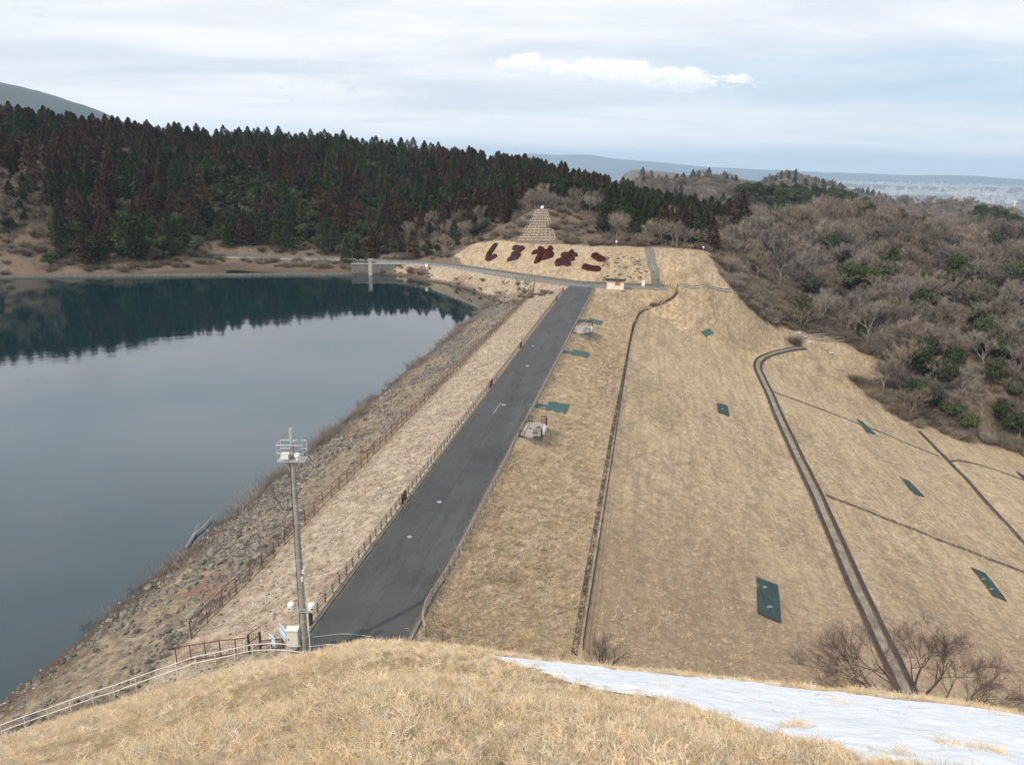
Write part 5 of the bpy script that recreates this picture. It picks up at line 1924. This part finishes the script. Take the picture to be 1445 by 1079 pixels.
P1 = polar_pts(34000, 2.6, 11); P2 = polar_pts(42000, 11, 44)
gx1 = np.concatenate([P1[0], P2[0]]); gy1 = np.concatenate([P1[1], P2[1]]); gr1 = np.concatenate([P1[2], P2[2]])
hz = hill_z(gx1, gy1)
u1, v1 = UV(gx1, gy1)
keep = (hz > dam_z(u1, v1) - .1) & (hz > WATER_Z + .2) & (~snow_at(gx1, gy1) | ((vnoise(gx1 * 1.1, gy1 * 1.1, 66, 3) > .33) & (rg.random(gx1.size) < .35)))
gx1, gy1, gr1, hz = gx1[keep], gy1[keep], gr1[keep], hz[keep]
tx, ty = normal_tilt(gx1, gy1)
n = gx1.size
rot = np.stack([tx + rg.normal(size=n) * .1, ty + rg.normal(size=n) * .1, rg.uniform(0, 6.28, n)], -1)
s_ = rg.uniform(.6, 1.25, n) * np.where(gr1 < 11, 1.0, 1.0 + (gr1 - 11) / 30)
cl_ = vnoise(gx1 * .8, gy1 * .8, 55, 3)
s_ *= np.clip(.9 + .6 * cl_, .4, 1.4)
scatter('dry_grass', cn, np.stack([gx1, gy1, hz], -1), rot, np.stack([s_ * 1.2, s_ * 1.2, s_ * .45], -1), rg.integers(0, 4, n), 'short dead straw-coloured grass covering the near hill', 'grass')
# dam slope and hedge bank
n = 80000
uu = 40 + 190 * rg.random(n) ** 1.25; vv = rg.uniform(-14, 100, n)
n_b = 9000
uu = np.concatenate([uu, 42 + 150 * rg.random(n_b) ** 1.4]); vv = np.concatenate([vv, rg.uniform(-13.2, -3.6, n_b)])
sx, sy = XY(uu, vv)
sz = H(sx, sy); zs_ = zones(sx, sy, sz)
keep = (zs_['litter'] < .3) & (zs_['near'] < .5) & (np.degrees(np.arctan2(sx, sy)) < 45) & (sz > -52)
dense = vnoise(sx * .25, sy * .25, 61, 3) > -.35
keep &= (dense | (rg.random(uu.size) < .35))
keep &= ~((np.abs(uu - 186) < 9) & (vv < -4) & (vv > -13))
for cs in MAT_POLYS:
    keep &= ~pip(sx, sy, cs)
dd1, _ = seg_dist(sx, sy, [tuple(p) for p in bp[::6]])
keep &= (dd1 > 1.3) & ~((np.abs(vv + 2.9) < .6) & (uu < 175))
sx, sy, sz, vk = sx[keep], sy[keep], sz[keep], vv[keep]
tx, ty = normal_tilt(sx, sy); n = sx.size
rot = np.stack([tx, ty, rg.uniform(0, 6.28, n)], -1)
s_ = rg.uniform(.5, 1.2, n) * np.where(vk < -3.2, 1.15, .85)
scatter('slope_grass', cf, np.stack([sx, sy, sz], -1), rot, np.stack([s_ * 1.4, s_ * 1.4, s_ * .42], -1), rg.integers(0, 4, n), 'dead straw-coloured grass on the dam slope and hedge bank', 'grass')
print('grass', n, time.time() - T0)

# ------------------------------------------------------------------ rip-rap and bank stones
rmesh = []
for i in range(6):
    V_, F_ = rock_data(80 + i)
    me = bpy.data.meshes.new('rock'); me.from_pydata([tuple(v) for v in V_], [], F_); me.materials.append(M['rock']); rmesh.append(me)
rcol = src_collection('rock', rmesh)
n = 44000
uu = 24 + 182 * rg.random(n); vv = rg.uniform(-43.5, -30.6, n)
sx, sy = XY(uu, vv)
pat = vnoise(uu * .11, vv * .30, 71, 3)
band_ = sm((vv + 41.5) / 1.5) * sm((-30.4 - vv) / 1.0)
pr = np.clip(.36 + pat * 1.3, .05, 1.0) * band_
pr = np.where(uu < 75, np.clip(.48 + pat * 1.6, 0.06, 1) * sm((vv + 42.3) / 2.5), pr)
keep = rg.random(n) < pr * .8
sx, sy, uu, vv = sx[keep], sy[keep], uu[keep], vv[keep]
sz = H(sx, sy)
keep = (hill_z(sx, sy) < sz - .02) & (sz > WATER_Z - .1)
sx, sy, sz, uu, vv = sx[keep], sy[keep], sz[keep], uu[keep], vv[keep]
n = sx.size
rs_ = np.clip(rg.lognormal(-1.05, .36, n), .18, .95)
pxr, pyr = proj(sx, sy, sz)
app = rs_ / np.hypot(sx, sy)
visr = (pxr > -10) & (pxr < 1000) & (pyr < 1079)
ordr = np.argsort(-np.where(visr, app, 0))
sel = np.zeros(n, bool); sel[ordr[:260]] = True
rot = rg.uniform(-.5, .5, (n, 3)); rot[:, 2] = rg.uniform(0, 6.28, n)
pri = rg.integers(0, 6, n)
for i in np.nonzero(sel)[0]:
    o = bpy.data.objects.new('boulder', rmesh[pri[i]]); COL.objects.link(o)
    o.location = (sx[i], sy[i], sz[i] + rs_[i] * .1); o.rotation_euler = rot[i]; o.scale = (rs_[i],) * 3
    tag(o, 'grey angular boulder of the rip-rap on the reservoir bank below the red-brown fence', 'rock', 'rip-rap boulders on the reservoir bank')
k = ~sel
scatter('riprap', rcol, np.stack([sx[k], sy[k], sz[k] + .02], -1), rot[k], np.repeat(rs_[k][:, None], 3, 1), pri[k], 'grey broken rip-rap stones covering the reservoir bank', 'rocks')
# smaller stones on the strip between fence and road and on the shore
n = 9000
uu = 30 + 175 * rg.random(n); vv = rg.uniform(-29.8, -21.4, n)
n2_ = 3500
uu = np.concatenate([uu, 24 + 185 * rg.random(n2_)]); vv = np.concatenate([vv, rg.uniform(-43.2, -40, n2_)])
sx, sy = XY(uu, vv); sz = H(sx, sy)
keep = (hill_z(sx, sy) < sz - .02) & (rg.random(uu.size) < np.clip(.35 + vnoise(sx * .2, sy * .2, 73, 3), 0, 1))
sx, sy, sz = sx[keep], sy[keep], sz[keep]; n = sx.size
pst = []
for i in range(3):
    V_, F_ = rock_data(90 + i)
    me = bpy.data.meshes.new('stone'); me.from_pydata([tuple(v) for v in V_], [], F_); me.materials.append(M['pale_rock' if i == 0 else 'rock']); pst.append(me)
pcol = src_collection('stone', pst)
rot = rg.uniform(-.5, .5, (n, 3)); rot[:, 2] = rg.uniform(0, 6.28, n)
s_ = rg.uniform(.08, .26, n)
scatter('gravel', pcol, np.stack([sx, sy, sz], -1), rot, np.repeat(s_[:, None], 3, 1), rg.choice([0, 1, 2], n, p=[.2, .4, .4]), 'small stones strewn over the bank between fence and road', 'stones')
# straw and dead weeds on the bank
n = 34000
uu = 26 + 182 * rg.random(n); vv = rg.uniform(-42.0, -21.2, n)
sx, sy = XY(uu, vv); sz = H(sx, sy)
pat = vnoise(uu * .11, vv * .30, 71, 3)
keep = (hill_z(sx, sy) < sz - .02) & (rg.random(n) < np.where(vv < -30.5, np.clip(.30 - pat * 1.5, .02, 1), .55))
sx, sy, sz = sx[keep], sy[keep], sz[keep]; n = sx.size
rot = np.zeros((n, 3)); rot[:, 2] = rg.uniform(0, 6.28, n)
s_ = rg.uniform(.4, .95, n)
scatter('bank_grass', src_collection('bank_tuft', [mesh_only('tuft', *tuft_data(170 + i, 40, .20, .007, .30, .9), M['bank_straw']) for i in range(3)]), np.stack([sx, sy, sz], -1), rot, np.stack([s_, s_, s_ * .8], -1), rg.integers(0, 3, n), 'dead grass and weeds between the stones of the reservoir bank', 'grass')

n = 5000
wx = rg.uniform(-75, 10, n); wy = rg.uniform(185, 270, n)
kk = pip(wx, wy, BANK_POLY)
wx, wy = wx[kk], wy[kk]; wz = H(wx, wy)
kk = (wz > WATER_Z + .3) & (seg_dist(wx, wy, CROSS)[0] > 4) & (UV(wx, wy)[1] < -21.5) & (rg.random(wx.size) < np.clip(.45 + vnoise(wx * .08, wy * .08, 88, 3), 0, 1))
wx, wy, wz = wx[kk], wy[kk], wz[kk]; n = wx.size
rot = np.zeros((n, 3)); rot[:, 2] = rg.uniform(0, 6.28, n); s_ = rg.uniform(.15, .5, n)
scatter('bank_weeds', bcol, np.stack([wx, wy, wz], -1), rot, np.stack([s_ * 1.5, s_ * 1.5, s_ * .8], -1), rg.integers(0, 4, n), 'dry brown weeds on the pale bank at the far corner of the lake', 'weeds')
# leafless bushes at the waterline: individuals
shore_m = [mesh_only('waterside_bush', *twig_bush_data(110 + i, 1.3, 2.2, 110, .009), M['twigs']) for i in range(4)]
cnt = 0
for u in np.arange(26, 205, 1.1):
    for rep in range(2):
        if cnt >= 290:
            break
        d_ = float(vnoise(np.array([u * .09]), np.array([3.3]), 83, 3)[0])
        if rg.random() > .42 + d_ * .9:
            continue
        v = -42.0 + rg.uniform(-.6, 1.7)
        x, y = XY(u + rg.uniform(-.5, .5), v); z = Hs(x, y)
        if hill_z(np.array([x]), np.array([y]))[0] > z - .05:
            continue
        o = bpy.data.objects.new('waterside_bush', shore_m[int(rg.integers(4))]); COL.objects.link(o)
        s0 = rg.uniform(.55, 1.25)
        o.location = (x, y, max(z, WATER_Z) - .05); o.rotation_euler = (0, 0, rg.uniform(0, 6.3)); o.scale = (s0 * 1.1, s0 * 1.1, s0)
        tag(o, 'twiggy leafless bush at the waterline of the rip-rap bank', 'bush', 'leafless bushes along the waterline'); cnt += 1
# driftwood
def branch(name, pxs, r0, label, seed, cat='driftwood', mat='driftwood', lift=.25, fork=3, water=True):
    random.seed(seed)
    P = [Vector(at_z(*p, WATER_Z + lift)) if water else G(*p) + Vector((0, 0, lift)) for p in pxs]
    b = MB(); n = len(P)
    Q = smooth_path(P, 1)
    b.tube(Q, [r0 * (1 - .75 * i / (len(Q) - 1)) for i in range(len(Q))], 6)
    for k in range(fork):
        i = random.randrange(1, len(Q) - 1); d = (Q[i + 1] - Q[i]).normalized()
        e = Q[i] + (d + rv(.6)).normalized() * (P[-1] - P[0]).length * .35 + Vector((0, 0, .3))
        b.tube([Q[i], Q[i].lerp(e, .5) + rv(.12), e], [r0 * .5, r0 * .35, r0 * .12], 5)
    org = Q[0]
    return tag(b.build(name, M[mat], origin=org), label, cat)


branch('driftwood', [(262, 772), (275, 752), (288, 742), (299, 729)], .11, 'large pale forked driftwood branch lying at the waterline', 1)
branch('driftwood', [(245, 797), (250, 789), (252, 783)], .09, 'short pale driftwood stump just below the large driftwood branch', 2, fork=1)
branch('driftwood', [(60, 962), (70, 957), (78, 955)], .07, 'thin pale stick of driftwood lowest on the shore', 3, fork=1)
branch('driftwood', [(158, 884), (162, 880)], .16, 'pale chunk of wood lying among waterside bushes', 4, fork=0)
# felled logs at the edge of the wood
for i in range(9):
    x0 = 1142 + (i % 3) * 9 + random.uniform(-3, 3); y0 = 470 + i * 1.6
    a_ = G(x0, y0); c_ = G(x0 + random.uniform(34, 56), y0 - random.uniform(2, 9) + i * .6)
    b = MB(); z_ = Vector((0, 0, .35 + .12 * (i % 2)))
    b.tube([a_ + z_, a_.lerp(c_, .5) + z_ + Vector((0, 0, .1)), c_ + z_], [.17, .14, .09], 7)
    tag(b.build('felled_log', M['driftwood'], origin=a_ + z_), 'thin grey felled log in the stack at the wooded edge above the winding path', 'log', 'felled logs at the wooded edge')
for i, (px, py) in enumerate([(1128, 470), (1136, 476), (1166, 493), (1172, 499), (1161, 486), (1120, 462), (1143, 483)]):
    q = G(px, py); o = bpy.data.objects.new('pale_boulder', pst[0]); COL.objects.link(o)
    s0 = random.uniform(1.0, 1.7); o.location = q + Vector((0, 0, .2)); o.scale = (s0, s0, s0 * .8); o.rotation_euler = (.2, .1, i)
    tag(o, 'pale boulder lying at the wooded edge below the felled logs', 'rock', 'pale boulders at the wooded edge')

# big spreading tree behind the snow and the thin one left of it
def feature_tree(px, py, r, seed, h, spread, forks, nt, label, multi, lean, sc, twig_w=.010, tl=.5):
    p = at_r(px, py, r); z = Hs(p[0], p[1])
    tr, V_, F_ = bare_tree_data(seed, h, spread, forks, nt, twig_w, tl, multi, lean)
    root = empty('spreading_tree' if multi > 4 else 'young_tree', (p[0], p[1], z), label, 'tree')
    root.scale = sc
    o = bpy.data.objects.new('trunk', trunk_mesh(tr, M['bark_dark'])); COL.objects.link(o); o.parent = root
    o = bpy.data.objects.new('crown', mesh_only('crown', V_, F_, M['twigs_pink'])); COL.objects.link(o); o.parent = root
    return root


feature_tree(1288, 992, 33, 201, 6.0, .6, (4, 4, 3), 15000, 'wide spreading leafless tree just beyond the snow at the lower right', 11, 2.6, (1.35, 1.35, .85), .0075, .55)
feature_tree(852, 930, 38, 202, 4.2, .45, (4, 3), 1500, 'thin upright leafless sapling below the straight drain behind the snow tip', 5, .45, (1, 1, 1), .007, .45)

# ------------------------------------------------------------------ clipped hedges spelling the name on the bank
def hedge(strokes, label):
    """strokes: list of (pixel polyline, half width in metres)"""
    S = []
    for pts, w in strokes:
        S.append(([tuple(G(*p)) for p in pts], w * .85))
    allp = np.array([q for s_, _ in S for q in s_])
    x0, y0 = allp[:, 0].min() - 2.5, allp[:, 1].min() - 2.5; x1, y1 = allp[:, 0].max() + 2.5, allp[:, 1].max() + 2.5
    st_ = .16
    X, Y = np.meshgrid(np.arange(x0, x1, st_), np.arange(y0, y1, st_))
    Z0 = H(X, Y); hgt = np.zeros_like(X)
    for pts, w in S:
        if len(pts) == 1:
            d = np.hypot(X - pts[0][0], Y - pts[0][1])
        else:
            d, _ = seg_dist(X, Y, pts)
        q = np.clip(1 - (d / (w * (1 + .12 * vnoise(X * .9, Y * .9, 5, 2)))) ** 2.6, 0, 1)
        hgt = np.maximum(hgt, 1.0 * q ** .5)
    hgt = hgt * (1 + .10 * vnoise(X * 1.5, Y * 1.5, 7, 3))
    Z = Z0 + hgt - .05
    n, m = X.shape
    ii = np.arange(n * m).reshape(n, m)
    F = np.stack([ii[:-1, :-1], ii[:-1, 1:], ii[1:, 1:], ii[1:, :-1]], -1)
    msk = hgt > .02
    fm = msk[:-1, :-1] | msk[1:, 1:] | msk[:-1, 1:] | msk[1:, :-1]
    F = F[fm]
    V = np.stack([X, Y, Z], -1).reshape(-1, 3)
    used = np.unique(F); rm = np.zeros(n * m, int); rm[used] = np.arange(used.size)
    V = V[used]; F = rm[F]
    # leaf faces over the surface
    hh = hgt.reshape(-1)[used]
    src = np.nonzero(hh > .1)[0]
    cnt_ = min(9000, len(src) * 3)
    ch = rg.choice(src, cnt_)
    c = V[ch] + rg.normal(size=(cnt_, 3)) * .06
    e1 = rg.normal(size=(cnt_, 3)); e1 /= np.linalg.norm(e1, axis=1, keepdims=True); e1 *= .09
    e2 = np.cross(e1, rg.normal(size=(cnt_, 3))); e2 /= np.linalg.norm(e2, axis=1, keepdims=True); e2 *= .07
    LV = np.stack([c - e1, c - e2, c + e1, c + e2], 1).reshape(-1, 3)
    LF = np.arange(cnt_ * 4).reshape(-1, 4) + len(V)
    org = V.mean(0)
    o = np_mesh('clipped_hedge', np.concatenate([V, LV]) - org, np.concatenate([F, LF]), M['hedge'], True)
    o.location = org
    return tag(o, label, 'hedge', None)


hedge([([(698, 347.5), (694.5, 353), (690, 359.5), (689, 364), (692.5, 366), (697, 363.5)], 1.15)], 'dark red clipped hedge shaped as the kana shi, first of the hedge letters')
hedge([([(726.5, 350.5), (737, 352), (731.5, 356.5), (724.5, 359.5), (731, 361.5), (728, 365.5), (719, 367.5)], 1.0)], 'dark red clipped hedge shaped as the kana ro, second of the hedge letters')
hedge([([(754.5, 357.5), (762, 356), (769, 356.5), (776.5, 359), (776, 363), (768, 365.5)], 1.15), ([(762, 352), (764.5, 353.5)], .95), ([(765, 356), (761, 363), (758, 370)], 1.1)], 'dark red clipped hedge shaped as the kana ya, largest letter with a crossing stroke')
hedge([([(776, 351.5), (776.8, 352.5)], 1.0)], 'small round dark red hedge dot at the upper right of the ya shape')
hedge([([(795, 360.5), (811, 361.5)], 1.0), ([(794, 366.5), (807, 367.5)], 1.0), ([(806.5, 356.5), (802, 366), (795, 373), (788, 374.5), (787, 370), (793, 368.5), (802, 374.5)], .95)], 'dark red clipped hedge shaped as the kana ma, with a loop at its foot')
hedge([([(839, 361.5), (843, 364), (849, 367.5)], 1.25)], 'upper dark red hedge stroke of the kana ko, last of the hedge letters')
hedge([([(825.5, 377.5), (833, 380), (843, 381)], 1.15)], 'lower dark red hedge stroke of the kana ko, last of the hedge letters')
# scrubby clumps on the right half of the bank: individuals
clm = [mesh_only('low_shrub', *twig_bush_data(130 + i, .8, 1.2, 160, .02), M['shrub_twigs']) for i in range(3)]
for i in range(60):
    px = rg.uniform(850, 912); py = rg.uniform(356, 398)
    q = G(px, py)
    if q.z > 8.3 or q.z < .4: continue
    o = bpy.data.objects.new('low_shrub', clm[i % 3]); COL.objects.link(o); o.location = q
    s0 = rg.uniform(.3, .75); o.scale = (s0, s0, s0 * .7)
    tag(o, 'low brown shrub clump on the bank between the ko hedge and the stairway chute', 'shrub', 'low shrub clumps on the hedge bank')

# ------------------------------------------------------------------ concrete grid on the cut slope above the hedges
def grid():
    org = G(765, 318)
    root = empty('slope_grid', org, 'pale concrete lattice frame covering the steep cone above the hedge bank', 'slope frame')
    rows = 12
    for i in range(rows):
        t = i / (rows - 1)
        y = 297 + t * 42
        xl = 757 - t * 26; xr = 772 + t * 12
        line = Gp([(x, y + .0 * x) for x in np.linspace(xl, xr, 7)])
        b = MB(); strip(b, resample(line, 1.0), -.13, .13, .26, th=.4)
        o = b.build('beam', M['grid_beam'], root); o.location = -root.location
    for j in range(9):
        s_ = j / 8
        line = []
        for i in range(rows):
            t = i / (rows - 1); y = 297 + t * 42
            xl = 757 - t * 26; xr = 772 + t * 12
            line.append((xl + (xr - xl) * s_, y))
        b = MB(); strip(b, resample(Gp(line), 1.0), -.11, .11, .31, th=.4)
        o = b.build('rib', M['grid_beam'], root); o.location = -root.location
    b = MB(); b.box((0, 0, .4), (1.0, .8, .9)); o = b.build('cap_block', M['white'], root); o.location = G(765, 294) - root.location
    # lighter frame lines on the left flank
    for k, (p, q) in enumerate([((752, 303), (712, 328)), ((746, 311), (706, 334)), ((740, 321), (716, 338))]):
        line = Gp([(p[0] + (q[0] - p[0]) * t, p[1] + (q[1] - p[1]) * t) for t in np.linspace(0, 1, 6)])
        b = MB(); strip(b, resample(line, 1.0), -.06, .06, .18, th=.3)
        o = b.build('beam', M['grid_beam'], root); o.location = -root.location


grid()

# ------------------------------------------------------------------ lakeside wall, intake pillar
def quay():
    a = [at_z(588, 386.5, WATER_Z), at_z(560, 385.5, WATER_Z), at_z(530, 385.6, WATER_Z), at_z(496, 385.6, WATER_Z)]
    root = empty('lake_wall', (a[0][0], a[0][1], WATER_Z), 'grey concrete wall at the far corner of the lake', 'wall')
    b = MB(); strip(b, [Vector((p[0], p[1], -3.4)) for p in a], -.3, .5, 0, follow=False, th=6)
    o = b.build('wall_face', M['concrete_dark'], root); o.location = -root.location
    b = MB(); strip(b, [Vector((p[0], p[1], -3.2)) for p in a], -.45, .65, 0.05, follow=False, th=.25)
    o = b.build('coping', M['concrete'], root); o.location = -root.location
    p = at_z(523, 388, WATER_Z)
    root = empty('intake_pillar', (p[0], p[1], WATER_Z), 'pale concrete pillar standing in the water against the lake wall', 'pillar')
    b = MB(); b.box((0, 0, 1.0), (1.15, 1.15, 8.0)); b.build('shaft', M['concrete'], root)
    b = MB(); b.box((0, 0, 5.15), (1.6, 1.6, .3)); b.build('cap', M['concrete'], root)
    # low edge wall farther left along the shore
    a = [at_z(496, 388, WATER_Z), at_z(380, 388.5, WATER_Z), at_z(250, 389.5, WATER_Z), at_z(100, 391, WATER_Z), at_z(-60, 393.5, WATER_Z)]
    b = MB(); strip(b, [Vector((p[0], p[1], WATER_Z + .7)) for p in a], -.3, .3, 0, follow=False, th=3)
    tag(b.build('shore_wall', M['concrete_dark']), 'low pale wall along the far shore of the lake', 'wall')


quay()
# railing along the cross road by the lake
rpts = [Vector(c) for c in CROSS[4:11]]
nn = normals2(rpts)
fence('road_railing', [p + n_ * -3.1 for p, n_ in zip(rpts, nn)], 'grey railing on the lake side of the far cross road', 1.0, 2.5, (.5, 1.0), .05, .04, 'galv', 'galv')

# ------------------------------------------------------------------ distant town
bl = []
def bmesh_house(w, d, h):
    b = MB(); b.box((0, 0, h / 2), (w, d, h)); b.box((w * .2, 0, h + 1.2), (w * .25, d * .4, 2.4)); b.box((0, 0, h + .3), (w + .8, d + .8, .6))
    me = bpy.data.meshes.new('far_building'); me.from_pydata(b.v, [], b.f); me.materials.append(M['building']); return me
bl = [bmesh_house(60, 16, 34), bmesh_house(30, 20, 22), bmesh_house(90, 50, 14), bmesh_house(24, 24, 62), bmesh_house(40, 14, 28)]
pts = []
def town(n, x0, x1, y0, y1, w):
    for _ in range(n):
        px = rg.uniform(x0, x1); py = rg.uniform(y0, y1)
        x, y, z = at_z(px, py, PLAIN + 2); pts.append((x, y, z, w))
town(150, 1345, 1450, 276, 287, 0); town(60, 1300, 1470, 268, 276, 0)
near_n = len(pts)
town(900, 1160, 1470, 262, 276, 1); town(1300, 1170, 1470, 255, 263, 1); town(350, 1120, 1470, 251.5, 256, 2); town(60, 850, 1120, 240, 250, 2)
for i, (x, y, z, w) in enumerate(pts[:near_n]):
    o = bpy.data.objects.new('distant_building', bl[int(rg.choice([0, 1, 2, 3, 4], p=[.3, .25, .1, .1, .25]))]); COL.objects.link(o)
    o.location = (x, y, PLAIN - 1); o.rotation_euler = (0, 0, rg.uniform(-.6, .6)); s0 = rg.uniform(.35, .75); o.scale = (s0, s0, s0)
    tag(o, 'pale block of flats in the town on the plain at the right horizon', 'building', 'pale buildings of the distant town')
far = pts[near_n:]
n = len(far); rot = np.zeros((n, 3)); rot[:, 2] = rg.uniform(-.5, .5, n)
s_ = np.array([[.6, .6, .4][f[3]] * 1.0 for f in far]) * rg.uniform(.4, 1.3, n) * np.array([1 if f[3] == 1 else 1.8 for f in far])
ng_z = np.array([PLAIN - 1 + (45 if f[3] == 2 else 0) for f in far])
scatter('distant_town', src_collection('town_block', bl), np.stack([[f[0] for f in far], [f[1] for f in far], ng_z], -1), rot, np.stack([s_ * 1.3, s_, s_], -1), rg.integers(0, 5, n), 'white specks of a city spread over the plain towards the horizon', 'town')
p = at_z(1430, 297, PLAIN)
_, mt = azm(1430, 283); top_ = CAMZ - mt * math.hypot(p[0], p[1])
b = MB(); b.tube([(0, 0, 0), (0, 0, (top_ - PLAIN))], [4.5, 3.0], 10); b.box((0, 0, top_ - PLAIN - 6), (11, 11, 7))
o = b.build('tower', M['white'], origin=(0, 0, 0)); o.location = p
tag(o, 'slender white tower standing before the town at the far right', 'tower')

# ------------------------------------------------------------------ air
def haze():
    b = MB(); b.box((0, 0, 140), (50000, 50000, 640))
    o = b.build('haze', [])
    m = bpy.data.materials.new('haze'); m.use_nodes = True
    g = NT(m.node_tree); out = g.n('ShaderNodeOutputMaterial'); pv = g.n('ShaderNodeVolumePrincipled')
    pv.inputs['Color'].default_value = (0.60, 0.79, 1.0, 1)
    pv.inputs['Density'].default_value = 0.85e-4
    pv.inputs['Anisotropy'].default_value = 0.0
    g.t.links.new(pv.outputs[0], out.inputs['Volume'])
    o.data.materials.append(m)
    tag(o, 'pale blue haze over the plain', 'haze', kind='stuff')


haze()
print('done', time.time() - T0, len(bpy.data.objects))
